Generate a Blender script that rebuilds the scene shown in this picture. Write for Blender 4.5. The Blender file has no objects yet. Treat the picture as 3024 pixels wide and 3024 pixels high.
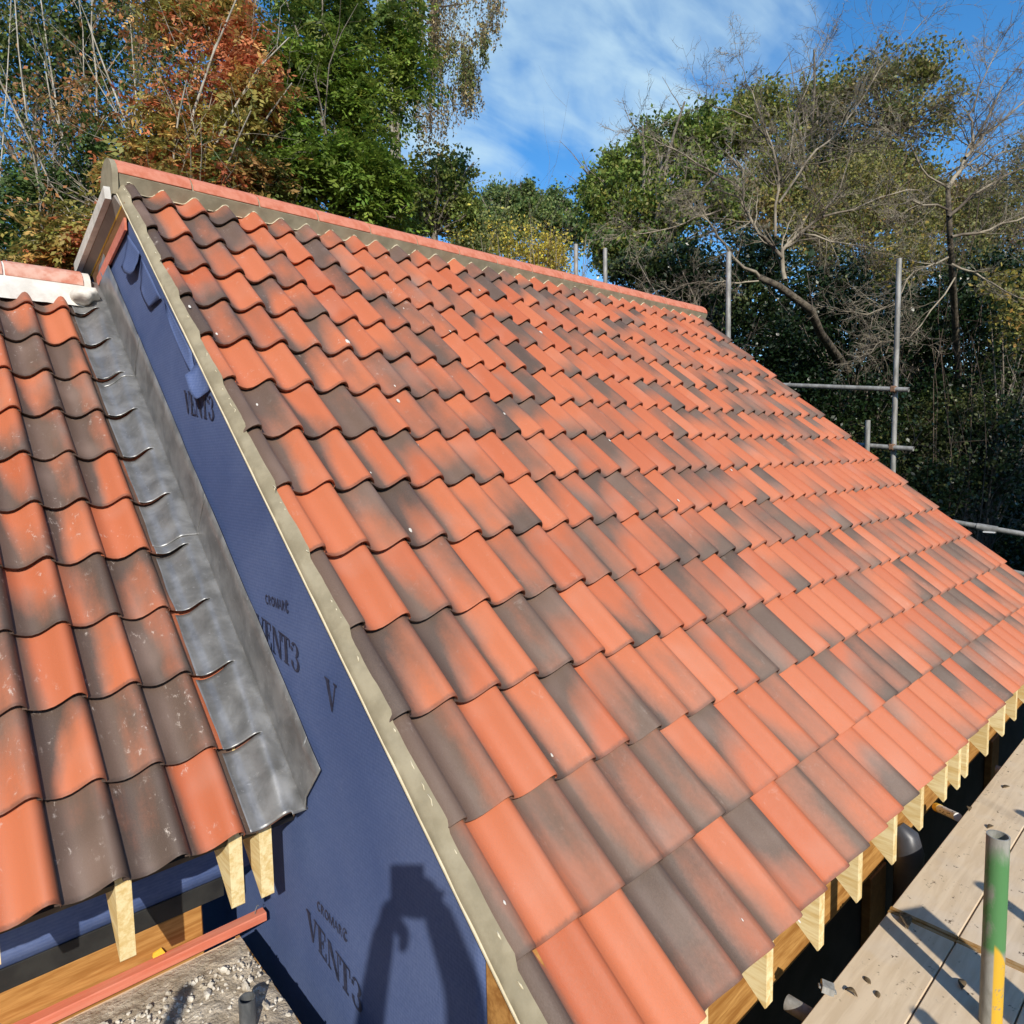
import bpy, bmesh, math, random
import numpy as np
from mathutils import Vector, Matrix, Euler

SC = bpy.context.scene
COL = SC.collection
R = math.radians
rng = np.random.default_rng(11)
random.seed(5)

# ------------------------------------------------------------------ camera, sky, sun, exposure
CAM = np.array([-0.9301, -3.9969, -1.4216])
F, PITCH, ROLL, YAW = 1958.7, -0.0804657, -0.0185464, 0.8403756
def cam_axes():
    cy, sy, cp, sp = math.cos(YAW), math.sin(YAW), math.cos(PITCH), math.sin(PITCH)
    fwd = np.array([cp*cy, cp*sy, sp]); right = np.array([sy, -cy, 0.0]); up = np.cross(right, fwd)
    c, s = math.cos(ROLL), math.sin(ROLL)
    return c*right + s*up, -s*right + c*up, fwd
RT, UP, FW = cam_axes()
cd = bpy.data.cameras.new('camera'); cam = bpy.data.objects.new('camera', cd); COL.objects.link(cam)
cd.sensor_width = 36.0; cd.sensor_fit = 'HORIZONTAL'; cd.lens = F/3024*36.0
cd.clip_start = 0.02; cd.clip_end = 3000
m = Matrix(((RT[0], UP[0], -FW[0], CAM[0]), (RT[1], UP[1], -FW[1], CAM[1]), (RT[2], UP[2], -FW[2], CAM[2]), (0, 0, 0, 1)))
cam.matrix_world = m
SC.camera = cam
def at(u, v, d):
    """point of the place seen at photo pixel (u, v), d metres along the viewing axis"""
    return CAM + d*(FW + RT*(u-1512)/F - UP*(v-1512)/F)

SUN = np.array([0.458, 0.707, -0.538]); SUN /= np.linalg.norm(SUN)      # direction the light travels
sl = bpy.data.lights.new('sun', 'SUN'); so = bpy.data.objects.new('sun', sl); COL.objects.link(so)
sl.energy = 4.9; sl.angle = R(0.55); sl.color = (1.0, 0.93, 0.82)
so.rotation_euler = Vector(SUN).to_track_quat('-Z', 'Y').to_euler()
so.location = (-6, -9, 8)

wd = bpy.data.worlds.new('World'); SC.world = wd; wd.use_nodes = True
wn, wl = wd.node_tree.nodes, wd.node_tree.links
wn.clear()
def build_world():
    out = wn.new('ShaderNodeOutputWorld'); bg = wn.new('ShaderNodeBackground'); bg.inputs['Strength'].default_value = 0.13
    sky = wn.new('ShaderNodeTexSky'); sky.sky_type = 'NISHITA'; sky.sun_disc = False
    sky.sun_elevation = math.asin(-SUN[2]); sky.sun_rotation = math.atan2(-SUN[0], -SUN[1])
    sky.altitude = 100; sky.air_density = 1.0; sky.dust_density = 0.3; sky.ozone_density = 3.0
    hs = wn.new('ShaderNodeHueSaturation'); hs.inputs['Saturation'].default_value = 1.30; hs.inputs['Value'].default_value = 1.5
    wl.new(sky.outputs[0], hs.inputs['Color'])
    tc = wn.new('ShaderNodeTexCoord')
    sep = wn.new('ShaderNodeSeparateXYZ'); wl.new(tc.outputs['Generated'], sep.inputs[0])
    def mt(op, a, b=None):
        n = wn.new('ShaderNodeMath'); n.operation = op
        for i, q in enumerate((a, b)):
            if q is None: continue
            if isinstance(q, (int, float)): n.inputs[i].default_value = q
            else: wl.new(q, n.inputs[i])
        return n.outputs[0]
    zz = mt('ADD', mt('MAXIMUM', sep.outputs[2], 0.0), 0.22)
    px, py = mt('DIVIDE', sep.outputs[0], zz), mt('DIVIDE', sep.outputs[1], zz)
    cmb = wn.new('ShaderNodeCombineXYZ'); wl.new(px, cmb.inputs[0]); wl.new(py, cmb.inputs[1])
    mp = wn.new('ShaderNodeMapping'); mp.inputs['Rotation'].default_value = (0, 0, R(-30)); mp.inputs['Scale'].default_value = (1.0, 2.1, 1); mp.inputs['Location'].default_value = (0.35, 1.25, 0)
    wl.new(cmb.outputs[0], mp.inputs[0])
    n1 = wn.new('ShaderNodeTexNoise'); n1.inputs['Scale'].default_value = 0.9; n1.inputs['Detail'].default_value = 7; n1.inputs['Roughness'].default_value = 0.52; n1.inputs['Distortion'].default_value = 0.6
    wl.new(mp.outputs[0], n1.inputs[0])
    n2 = wn.new('ShaderNodeTexNoise'); n2.inputs['Scale'].default_value = 3.2; n2.inputs['Detail'].default_value = 6; n2.inputs['Distortion'].default_value = 0.9
    wl.new(mp.outputs[0], n2.inputs[0])
    # one larger wisp of cirrus
    d0 = FW + RT*(1660-1512)/F - UP*(270-1512)/F; d0 = d0/np.linalg.norm(d0)
    c0 = (d0[0]/(d0[2]+.22), d0[1]/(d0[2]+.22))
    dx, dy = mt('SUBTRACT', px, float(c0[0])), mt('SUBTRACT', py, float(c0[1]))
    blob = mt('SUBTRACT', 1.0, mt('MULTIPLY', mt('ADD', mt('MULTIPLY', dx, dx), mt('MULTIPLY', dy, dy)), 3.2))
    blob = mt('MULTIPLY', mt('MAXIMUM', blob, 0.0), 0.24)
    dens = mt('ADD', mt('ADD', mt('MULTIPLY', n1.outputs[0], 0.75), mt('MULTIPLY', n2.outputs[0], 0.3)), blob)
    mr = wn.new('ShaderNodeMapRange'); mr.interpolation_type = 'SMOOTHSTEP'
    mr.inputs['From Min'].default_value = 0.61; mr.inputs['From Max'].default_value = 0.84; mr.inputs['To Max'].default_value = 0.9
    wl.new(dens, mr.inputs['Value'])
    mx = wn.new('ShaderNodeMix'); mx.data_type = 'RGBA'
    wl.new(mr.outputs[0], mx.inputs['Factor']); wl.new(hs.outputs[0], mx.inputs['A']); mx.inputs['B'].default_value = (4.6, 6.3, 7.4, 1)
    wl.new(mx.outputs['Result'], bg.inputs['Color']); wl.new(bg.outputs[0], out.inputs[0])
build_world()
SC.view_settings.view_transform = 'Standard'; SC.view_settings.look = 'None'
SC.view_settings.gamma = 1; SC.view_settings.use_curve_mapping = False
SC.view_settings.exposure = 0.0
SC.render.engine = 'CYCLES'
SC.cycles.max_bounces = 6; SC.cycles.transparent_max_bounces = 4

# ------------------------------------------------------------------ geometry helpers
def link(o, parent=None):
    COL.objects.link(o)
    if parent is not None: o.parent = parent
    return o
def mesh_obj(name, verts, faces, mat, parent=None, smooth=False, uvs=None, loc=None):
    me = bpy.data.meshes.new(name); me.from_pydata([tuple(v) for v in verts], [], faces); me.update()
    if mat: me.materials.append(mat)
    if smooth:
        me.polygons.foreach_set('use_smooth', [True]*len(me.polygons))
    if uvs is not None:
        uv = me.uv_layers.new(name='UVMap'); li = np.zeros(len(me.loops), np.int32); me.loops.foreach_get('vertex_index', li)
        uv.data.foreach_set('uv', np.asarray(uvs, np.float32)[li].ravel())
    o = bpy.data.objects.new(name, me); link(o, parent)
    if loc is not None: o.location = loc
    return o
def tag(o, label=None, cat=None, group=None, kind=None):
    if label: o['label'] = label
    if cat: o['category'] = cat
    if group: o['group'] = group
    if kind: o['kind'] = kind
    return o
def empty(name, loc=(0, 0, 0), rot=(0, 0, 0), parent=None):
    o = bpy.data.objects.new(name, None); link(o, parent); o.location = loc; o.rotation_euler = rot; o.empty_display_size = 0.1
    return o
class MB:
    def __init__(s): s.v, s.f = [], []
    def add(s, v, f):
        b = len(s.v); s.v += [tuple(map(float, q)) for q in v]; s.f += [tuple(i+b for i in q) for q in f]
    def box(s, a, b, ch=0.0):
        (x0, y0, z0), (x1, y1, z1) = a, b
        if ch <= 0:
            s.add([(x0,y0,z0),(x1,y0,z0),(x1,y1,z0),(x0,y1,z0),(x0,y0,z1),(x1,y0,z1),(x1,y1,z1),(x0,y1,z1)],
                  [(3,2,1,0),(4,5,6,7),(0,1,5,4),(1,2,6,5),(2,3,7,6),(3,0,4,7)])
        else:
            bm = bmesh.new(); bmesh.ops.create_cube(bm, size=1)
            for q in bm.verts: q.co = Vector(((x0+x1)/2+q.co.x*(x1-x0), (y0+y1)/2+q.co.y*(y1-y0), (z0+z1)/2+q.co.z*(z1-z0)))
            bmesh.ops.bevel(bm, geom=bm.edges[:], offset=ch, segments=1, affect='EDGES')
            bm.verts.index_update()
            s.add([q.co for q in bm.verts], [[q.index for q in f.verts] for f in bm.faces]); bm.free()
    def tube(s, pts, rad, n=6, cap=True):
        P = [np.asarray(p, float) for p in pts]; k = len(P)
        if not hasattr(rad, '__len__'): rad = [rad]*k
        V = []; prev = None
        for i in range(k):
            t = P[min(i+1, k-1)]-P[max(i-1, 0)]; t = t/(np.linalg.norm(t)+1e-9)
            if prev is None:
                a = np.array([0, 0, 1.0]) if abs(t[2]) < .9 else np.array([1.0, 0, 0])
                prev = np.cross(t, a)
            u = prev-t*np.dot(prev, t); u /= np.linalg.norm(u)+1e-9; w = np.cross(t, u); prev = u
            for j in range(n):
                a = 2*math.pi*j/n; V.append(P[i]+rad[i]*(math.cos(a)*u+math.sin(a)*w))
        Fc = [(i*n+j, i*n+(j+1) % n, (i+1)*n+(j+1) % n, (i+1)*n+j) for i in range(k-1) for j in range(n)]
        if cap and n > 3: Fc += [tuple(range(n-1, -1, -1)), tuple((k-1)*n+j for j in range(n))]
        s.add(V, Fc)
    def prism(s, poly, axis, a, b):
        """poly: 2-D points, extruded along axis ('x','y','z') from a to b"""
        def put(p, t): return {'x': (t, p[0], p[1]), 'y': (p[0], t, p[1]), 'z': (p[0], p[1], t)}[axis]
        n = len(poly)
        s.add([put(p, a) for p in poly]+[put(p, b) for p in poly],
              [tuple(range(n)), tuple(range(2*n-1, n-1, -1))]+[(i, n+i, n+(i+1) % n, (i+1) % n) for i in range(n)])
    def build(s, name, mat, parent=None, smooth=False):
        o = mesh_obj(name, s.v, s.f, mat, parent, smooth)
        bm = bmesh.new(); bm.from_mesh(o.data); bmesh.ops.recalc_face_normals(bm, faces=bm.faces[:]); bm.to_mesh(o.data); bm.free()
        return o
def sm_angle(o, a=35):
    me = o.data
    me.polygons.foreach_set('use_smooth', [True]*len(me.polygons))
    bm = bmesh.new(); bm.from_mesh(me)
    for e in bm.edges:
        if len(e.link_faces) == 2 and e.calc_face_angle(0) > R(a): e.smooth = False
    bm.to_mesh(me); bm.free()
    return o
def vnoise(x, y, seed=0):
    """smooth value noise on arrays"""
    x = np.asarray(x, float); y = np.asarray(y, float)
    xi, yi = np.floor(x).astype(int), np.floor(y).astype(int); fx, fy = x-xi, y-yi
    fx, fy = fx*fx*(3-2*fx), fy*fy*(3-2*fy)
    def h(a, b): 
        q = np.sin(a*127.1+b*311.7+seed*74.7)*43758.5453
        return q-np.floor(q)
    return (h(xi, yi)*(1-fx)+h(xi+1, yi)*fx)*(1-fy)+(h(xi, yi+1)*(1-fx)+h(xi+1, yi+1)*fx)*fy

# ------------------------------------------------------------------ material helpers
class NT:
    def __init__(s, name):
        s.m = bpy.data.materials.new(name); s.m.use_nodes = True
        s.n, s.l = s.m.node_tree.nodes, s.m.node_tree.links; s.n.clear()
        s.out = s.n.new('ShaderNodeOutputMaterial'); s.b = s.n.new('ShaderNodeBsdfPrincipled'); s.l.new(s.b.outputs[0], s.out.inputs[0])
    def new(s, t, **kw):
        q = s.n.new(t)
        for k, v in kw.items(): setattr(q, k, v)
        return q
    def put(s, sock, v):
        if isinstance(v, bpy.types.NodeSocket): s.l.new(v, sock)
        else: sock.default_value = v
    def math(s, op, a, b=0.0, c=None, clamp=False):
        q = s.new('ShaderNodeMath', operation=op, use_clamp=clamp); s.put(q.inputs[0], a); s.put(q.inputs[1], b)
        if c is not None: s.put(q.inputs[2], c)
        return q.outputs[0]
    def mix(s, f, a, b, mode='MIX'):
        q = s.new('ShaderNodeMix', data_type='RGBA', blend_type=mode)
        def c(v): return (*v, 1) if isinstance(v, tuple) and len(v) == 3 else v
        s.put(q.inputs['Factor'], f); s.put(q.inputs['A'], c(a)); s.put(q.inputs['B'], c(b)); return q.outputs['Result']
    def noise(s, vec, scale, detail=4, rough=0.5, dist=0.0, color=False):
        q = s.new('ShaderNodeTexNoise'); 
        if vec is not None: s.l.new(vec, q.inputs['Vector'])
        q.inputs['Scale'].default_value = scale; q.inputs['Detail'].default_value = detail; q.inputs['Roughness'].default_value = rough; q.inputs['Distortion'].default_value = dist
        return q.outputs[1 if color else 0]
    def ss(s, v, a, b, lo=0.0, hi=1.0):
        q = s.new('ShaderNodeMapRange', interpolation_type='SMOOTHSTEP'); s.put(q.inputs['Value'], v)
        q.inputs['From Min'].default_value = a; q.inputs['From Max'].default_value = b; q.inputs['To Min'].default_value = lo; q.inputs['To Max'].default_value = hi
        return q.outputs[0]
    def coord(s, kind='Object', scale=(1, 1, 1), rot=(0, 0, 0)):
        q = s.new('ShaderNodeTexCoord'); mp = s.new('ShaderNodeMapping'); mp.inputs['Scale'].default_value = scale; mp.inputs['Rotation'].default_value = rot
        s.l.new(q.outputs[kind], mp.inputs[0]); return mp.outputs[0]
    def bump(s, h, strength=0.3, dist=0.01):
        q = s.new('ShaderNodeBump'); q.inputs['Strength'].default_value = strength; q.inputs['Distance'].default_value = dist
        s.put(q.inputs['Height'], h); s.l.new(q.outputs[0], s.b.inputs['Normal'])
    def base(s, c): s.put(s.b.inputs['Base Color'], (*c, 1) if isinstance(c, tuple) and len(c) == 3 else c)
    def set(s, rough=0.6, metal=0.0, spec=0.4):
        s.put(s.b.inputs['Roughness'], rough); s.b.inputs['Metallic'].default_value = metal; s.b.inputs['Specular IOR Level'].default_value = spec; return s

def mat_tile(name, geo=False):
    t = NT(name)
    uvn = t.new('ShaderNodeUVMap', uv_map='UVMap'); sep = t.new('ShaderNodeSeparateXYZ'); t.l.new(uvn.outputs[0], sep.inputs[0])
    u, v = sep.outputs[0], sep.outputs[1]
    if geo:
        at1 = t.new('ShaderNodeAttribute', attribute_type='GEOMETRY', attribute_name='firing'); sc = t.new('ShaderNodeSeparateColor'); t.l.new(at1.outputs['Color'], sc.inputs[0])
        a, b, c = sc.outputs[0], sc.outputs[1], sc.outputs[2]; seed = at1.outputs['Alpha']; dust = 0.25
        b = t.math('SUBTRACT', b, 1.0); c = t.math('SUBTRACT', c, 1.0); a = t.math('SUBTRACT', a, 1.0)
    else:
        def A(n): return t.new('ShaderNodeAttribute', attribute_type='OBJECT', attribute_name=n).outputs['Fac']
        a, b, c, seed, dust = A('fire_level'), A('fire_across'), A('fire_along'), A('fire_seed'), A('dust')
    cmb = t.new('ShaderNodeCombineXYZ')
    t.put(cmb.inputs[0], t.math('MULTIPLY', u, 1.1)); t.put(cmb.inputs[1], t.math('MULTIPLY', v, 1.1)); t.put(cmb.inputs[2], t.math('MULTIPLY', seed, 57.0))
    P = cmb.outputs[0]
    cm2 = t.new('ShaderNodeCombineXYZ'); t.put(cm2.inputs[0], t.math('MULTIPLY', u, 2.6)); t.put(cm2.inputs[1], t.math('MULTIPLY', v, 0.8)); t.put(cm2.inputs[2], t.math('MULTIPLY', seed, 83.0))
    n1 = t.math('ADD', t.math('MULTIPLY', t.noise(P, 1.8, 2, 0.45), 0.5), t.math('MULTIPLY', t.noise(cm2.outputs[0], 1.5, 3, 0.5), 0.5))
    m = t.math('ADD', a, t.math('MULTIPLY', b, t.math('SUBTRACT', u, 0.5)))
    m = t.math('ADD', m, t.math('MULTIPLY', c, t.math('SUBTRACT', 0.5, v)))
    m = t.math('ADD', m, t.math('MULTIPLY', t.math('SUBTRACT', n1, 0.5), 1.0))
    n2 = t.noise(P, 22, 3, 0.6)
    m = t.math('ADD', m, t.math('MULTIPLY', t.math('SUBTRACT', n2, 0.5), 0.18))
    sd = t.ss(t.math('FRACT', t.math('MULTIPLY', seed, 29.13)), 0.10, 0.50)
    m = t.math('ADD', m, t.math('MULTIPLY', sd, t.math('MULTIPLY', t.math('SUBTRACT', t.math('POWER', t.math('SUBTRACT', u, 0.74), 2.0), 0.095), 3.3)))  # kiln flash along the trough, strengthened to stand in for trough shading
    f = t.ss(m, 0.12, 0.92)
    tone = t.math('FRACT', t.math('MULTIPLY', seed, 17.31))
    orange = t.mix(tone, (0.475, 0.122, 0.050), (0.555, 0.165, 0.072))
    dark = t.mix(t.math('FRACT', t.math('MULTIPLY', seed, 41.7)), (0.088, 0.063, 0.050), (0.150, 0.098, 0.072))
    col = t.mix(f, orange, dark)
    mid = t.math('MULTIPLY', f, t.math('SUBTRACT', 1.0, f))
    col = t.mix(t.math('MULTIPLY', mid, 0.9), col, (0.36, 0.165, 0.105))
    g = t.noise(P, 60, 3, 0.7)
    col = t.mix(t.math('MULTIPLY', t.math('SUBTRACT', g, 0.35), 0.55, clamp=True), col, (0.26, 0.17, 0.13))
    gr = t.noise(P, 190, 2, 0.8)
    col = t.mix(t.math('MULTIPLY', t.ss(gr, 0.60, 0.72), 0.35), col, (0.10, 0.06, 0.045))
    # lime dust, scuffs and a pale bloom
    d1 = t.noise(P, 7.5, 6, 0.72, 0.4); d2 = t.noise(P, 1.6, 2, 0.5)
    dm = t.math('MULTIPLY', t.ss(d1, 0.56, 0.74), t.ss(d2, 0.44, 0.66))
    dm = t.math('MULTIPLY', dm, dust, clamp=True)
    col = t.mix(dm, col, (0.62, 0.54, 0.47))
    bl = t.math('MULTIPLY', t.ss(t.noise(P, 0.9, 2), 0.5, 0.8), 0.16)
    col = t.mix(bl, col, (0.56, 0.40, 0.33))
    # kiln-dark tail and exposed side, deepened in colour to stand in for edge shade
    ed = t.math('MAXIMUM', t.math('MULTIPLY', t.ss(t.math('ADD', v, t.math('MULTIPLY', t.math('SUBTRACT', n2, .5), .05)), 0.06, 0.012), 0.55), t.math('MULTIPLY', t.ss(u, 0.985, 1.02), 0.8))
    col = t.mix(t.math('MULTIPLY', ed, t.ss(t.math('FRACT', t.math('MULTIPLY', seed, 7.77)), 0.1, 0.6)), col, (0.075, 0.052, 0.042))
    t.base(col); t.set(t.math('ADD', t.math('MULTIPLY', n2, 0.2), 0.40), 0, 0.30)
    t.bump(t.math('ADD', t.math('ADD', g, gr), t.math('MULTIPLY', d1, 0.6)), 0.2, 0.004)
    return t.m
def mat_simple(name, c1, c2, scale=8, rough=0.7, bump=0.2, bd=0.004, metal=0, spec=0.3, stretch=(1, 1, 1), detail=5, lo=0.35, hi=0.65):
    t = NT(name); P = t.coord('Object', stretch)
    n = t.noise(P, scale, detail, 0.6)
    t.base(t.mix(t.ss(n, lo, hi), c1, c2)); t.set(rough, metal, spec); t.bump(t.noise(P, scale*4, 5, 0.65), bump, bd)
    return t.m
def mat_wood(name, c1, c2, along='x', scale=1.0, rough=0.6, knots=True):
    t = NT(name)
    st = {'x': (0.9, 9, 9), 'y': (9, 0.9, 9), 'z': (9, 9, 0.9)}[along]
    P = t.coord('Object', tuple(q*scale for q in st)); 
    rnd = t.new('ShaderNodeObjectInfo').outputs['Random']
    va = t.new('ShaderNodeVectorMath', operation='ADD'); t.l.new(P, va.inputs[0])
    cb = t.new('ShaderNodeCombineXYZ'); t.put(cb.inputs[0], t.math('MULTIPLY', rnd, 50)); t.put(cb.inputs[1], t.math('MULTIPLY', rnd, 31)); t.l.new(cb.outputs[0], va.inputs[1])
    P = va.outputs[0]
    n = t.noise(P, 3.0, 5, 0.55, 0.8); n2 = t.noise(P, 14.0, 4, 0.6, 0.3)
    f = t.math('ADD', t.math('MULTIPLY', n, 0.65), t.math('MULTIPLY', n2, 0.35))
    col = t.mix(t.ss(f, 0.36, 0.64), c1, c2)
    if knots:
        k = t.noise(t.coord('Object', tuple(q*.35 for q in st)), 5.5, 2, 0.5)
        col = t.mix(t.math('MULTIPLY', t.ss(k, 0.66, 0.76), 0.5), col, tuple(q*.45 for q in c1))
    col = t.mix(t.math('MULTIPLY', rnd, 0.25), col, tuple(q*.75 for q in c1))
    t.base(col); t.set(rough, 0, 0.3); t.bump(f, 0.25, 0.003)
    return t.m
def mat_leaf(name, trans=0.35, rough=0.5):
    t = NT(name)
    a = t.new('ShaderNodeAttribute', attribute_type='GEOMETRY', attribute_name='leaf_colour')
    t.base(a.outputs['Color']); t.set(rough, 0, 0.3)
    tr = t.new('ShaderNodeBsdfTranslucent'); mx = t.new('ShaderNodeMixShader'); mx.inputs[0].default_value = trans
    t.l.new(a.outputs['Color'], tr.inputs[0]); t.l.new(t.b.outputs[0], mx.inputs[1]); t.l.new(tr.outputs[0], mx.inputs[2]); t.l.new(mx.outputs[0], t.out.inputs[0])
    return t.m
def mat_membrane():
    t = NT('membrane_blue'); P = t.coord('Object')
    n = t.noise(P, 1.6, 4, 0.55, 0.5); w = t.new('ShaderNodeTexWave', wave_type='BANDS', bands_direction='Z'); t.l.new(P, w.inputs[0]); w.inputs['Scale'].default_value = 26; w.inputs['Distortion'].default_value = 1.6; w.inputs['Detail'].default_value = 2; w.inputs['Detail Scale'].default_value = 3
    fib = t.noise(t.coord('Object', (1, 9, 2.2)), 20, 4, 0.75)
    f = t.math('ADD', t.math('MULTIPLY', w.outputs['Fac'], 0.07), t.math('ADD', t.math('MULTIPLY', n, 0.55), t.math('MULTIPLY', fib, 0.5)))
    col = t.mix(t.ss(f, 0.35, 0.85), (0.062, 0.098, 0.232), (0.135, 0.180, 0.340))
    sc = t.noise(t.coord('Object', (1, 2, 2)), 5, 6, 0.75)
    col = t.mix(t.math('MULTIPLY', t.ss(sc, 0.62, 0.8), 0.25), col, (0.26, 0.29, 0.40))
    t.base(col); t.set(0.75, 0, 0.15); t.bump(t.math('ADD', t.math('MULTIPLY', w.outputs['Fac'], 0.15), fib), 0.25, 0.003)
    return t.m
def mat_lead():
    t = NT('lead_sheet'); P = t.coord('Object')
    n = t.noise(P, 9, 5, 0.6, 0.3); n2 = t.noise(P, 42, 5, 0.7, 0.4)
    col = t.mix(t.ss(n, 0.30, 0.70), (0.185, 0.186, 0.184), (0.33, 0.33, 0.326))
    col = t.mix(t.math('MULTIPLY', t.ss(n2, 0.6, 0.72), 0.35), col, (0.62, 0.62, 0.61))
    t.base(col); t.set(t.math('ADD', t.math('MULTIPLY', n, 0.22), 0.30), 0.50, 0.5); t.bump(t.math('ADD', t.math('MULTIPLY', n, 1.0), t.math('MULTIPLY', n2, 0.3)), 0.3, 0.005)
    return t.m
def mat_board():
    t = NT('scaffold_board_wood'); P = t.coord('Object', (0.8, 8, 8))
    rnd = t.new('ShaderNodeObjectInfo').outputs['Random']
    n = t.noise(P, 4, 5, 0.6, 0.6); Q = t.coord('Object'); s1 = t.noise(Q, 38, 4, 0.7); s2 = t.noise(Q, 5, 4, 0.6); s3 = t.noise(t.coord('Object', (1, 1.6, 1)), 11, 5, 0.7, 0.6)
    col = t.mix(t.ss(n, 0.35, 0.65), (0.66, 0.505, 0.325), (0.78, 0.62, 0.42))
    col = t.mix(t.math('MULTIPLY', rnd, 0.3), col, (0.58, 0.45, 0.32))
    col = t.mix(t.math('MULTIPLY', t.ss(s2, 0.5, 0.72), 0.35), col, (0.70, 0.61, 0.50))
    col = t.mix(t.math('MULTIPLY', t.ss(s1, 0.58, 0.66), t.ss(s3, 0.50, 0.62)), col, (0.10, 0.07, 0.05))
    t.base(col); t.set(0.85, 0, 0.15); t.bump(t.math('ADD', n, t.math('MULTIPLY', s1, 0.5)), 0.3, 0.003)
    return t.m
def mat_tube(name, c1, c2, rough=0.45, metal=0.5):
    t = NT(name); P = t.coord('Object', (3, 3, 1)); n = t.noise(P, 6, 6, 0.65, 0.4); n2 = t.noise(t.coord('Object'), 45, 4, 0.7)
    col = t.mix(t.ss(n, 0.35, 0.65), c1, c2); col = t.mix(t.math('MULTIPLY', t.ss(n2, 0.6, 0.72), 0.4), col, tuple(q*.5 for q in c1))
    t.base(col); t.set(rough, metal, 0.4); t.bump(n2, 0.15, 0.002)
    return t.m

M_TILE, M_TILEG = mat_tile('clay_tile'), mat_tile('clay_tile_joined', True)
M_RIDGE = mat_simple('clay_ridge', (0.52, 0.155, 0.085), (0.62, 0.235, 0.15), 14, 0.7, 0.3, 0.003)
M_RIDGEW = mat_simple('clay_ridge_dusty', (0.52, 0.18, 0.11), (0.66, 0.40, 0.31), 11, 0.75, 0.3, 0.003)
M_MORTAR = mat_simple('mortar_buff', (0.270, 0.235, 0.160), (0.355, 0.310, 0.215), 9, 0.9, 0.35, 0.004, spec=0.1)
M_LIME = mat_simple('mortar_white', (0.60, 0.57, 0.51), (0.74, 0.71, 0.65), 12, 0.9, 0.4, 0.006, spec=0.1)
M_EDGE = mat_simple('mortar_dry_edge', (0.66, 0.58, 0.40), (0.74, 0.67, 0.50), 20, 0.9, 0.3, 0.004, spec=0.1)
M_UNDER = mat_simple('undercloak_board', (0.30, 0.27, 0.24), (0.36, 0.32, 0.28), 10, 0.85, 0.1)
M_MEMB = mat_membrane()
M_INK = mat_simple('printed_ink', (0.022, 0.027, 0.055), (0.045, 0.052, 0.095), 40, 0.6, 0.05)
M_LEAD = mat_lead()
M_PINE = mat_wood('pine_pale', (0.68, 0.48, 0.19), (0.90, 0.77, 0.45), 'y', 1.0)
M_OAK = mat_wood('oak_beam', (0.34, 0.145, 0.032), (0.62, 0.33, 0.10), 'x', 0.8)
M_OAKD = mat_wood('oak_stained', (0.20, 0.095, 0.03), (0.30, 0.15, 0.05), 'y', 0.8)
M_RED = mat_wood('batten_red', (0.62, 0.165, 0.095), (0.72, 0.26, 0.17), 'x', 0.8, knots=False)
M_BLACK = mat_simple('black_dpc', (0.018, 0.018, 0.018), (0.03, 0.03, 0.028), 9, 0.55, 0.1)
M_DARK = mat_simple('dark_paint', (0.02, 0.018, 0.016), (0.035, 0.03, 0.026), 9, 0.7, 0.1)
M_BOARD = mat_board()
M_GALV = mat_tube('galvanised_tube', (0.22, 0.215, 0.195), (0.38, 0.375, 0.35), 0.6, 0.2)
M_STUB = mat_tube('weathered_tube', (0.075, 0.08, 0.085), (0.17, 0.175, 0.175), 0.6, 0.2)
M_RUST = mat_simple('rusty_clamp', (0.16, 0.085, 0.05), (0.24, 0.14, 0.085), 30, 0.8, 0.3)
M_GREY = mat_simple('grey_plastic', (0.05, 0.052, 0.06), (0.075, 0.078, 0.09), 6, 0.4, 0.05, spec=0.5)
M_WHITE = mat_simple('white_plastic', (0.70, 0.70, 0.68), (0.80, 0.80, 0.78), 6, 0.45, 0.05, spec=0.5)
M_YEL = mat_simple('yellow_plastic', (0.78, 0.47, 0.04), (0.84, 0.55, 0.07), 12, 0.5, 0.05)
M_STONE = mat_simple('rubble', (0.46, 0.40, 0.31), (0.74, 0.69, 0.60), 16, 0.9, 0.6, 0.01, spec=0.1)
M_CRUST = mat_simple('dried_mortar', (0.42, 0.345, 0.25), (0.66, 0.57, 0.445), 14, 0.95, 0.9, 0.02, spec=0.1, detail=9)
M_LEAF = mat_leaf('leaf_green', 0.35)
M_LEAFD = mat_leaf('leaf_glossy', 0.15, 0.32)
M_BARK = mat_simple('bark_grey', (0.16, 0.13, 0.10), (0.28, 0.24, 0.19), 12, 0.9, 0.6, 0.02)
M_BARKD = mat_simple('bark_dark', (0.05, 0.04, 0.03), (0.17, 0.14, 0.10), 14, 0.9, 0.6, 0.02)
M_BARKP = mat_simple('bark_pale', (0.26, 0.23, 0.17), (0.50, 0.45, 0.36), 5, 0.85, 0.4, 0.02, stretch=(2, 2, 0.6))
M_TWIG = mat_simple('twig_lichen', (0.10, 0.078, 0.058), (0.38, 0.325, 0.235), 1.8, 0.9, 0.2)
M_TWIGB = mat_simple('twig_brown', (0.075, 0.052, 0.04), (0.17, 0.125, 0.09), 2, 0.9, 0.2)

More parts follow.
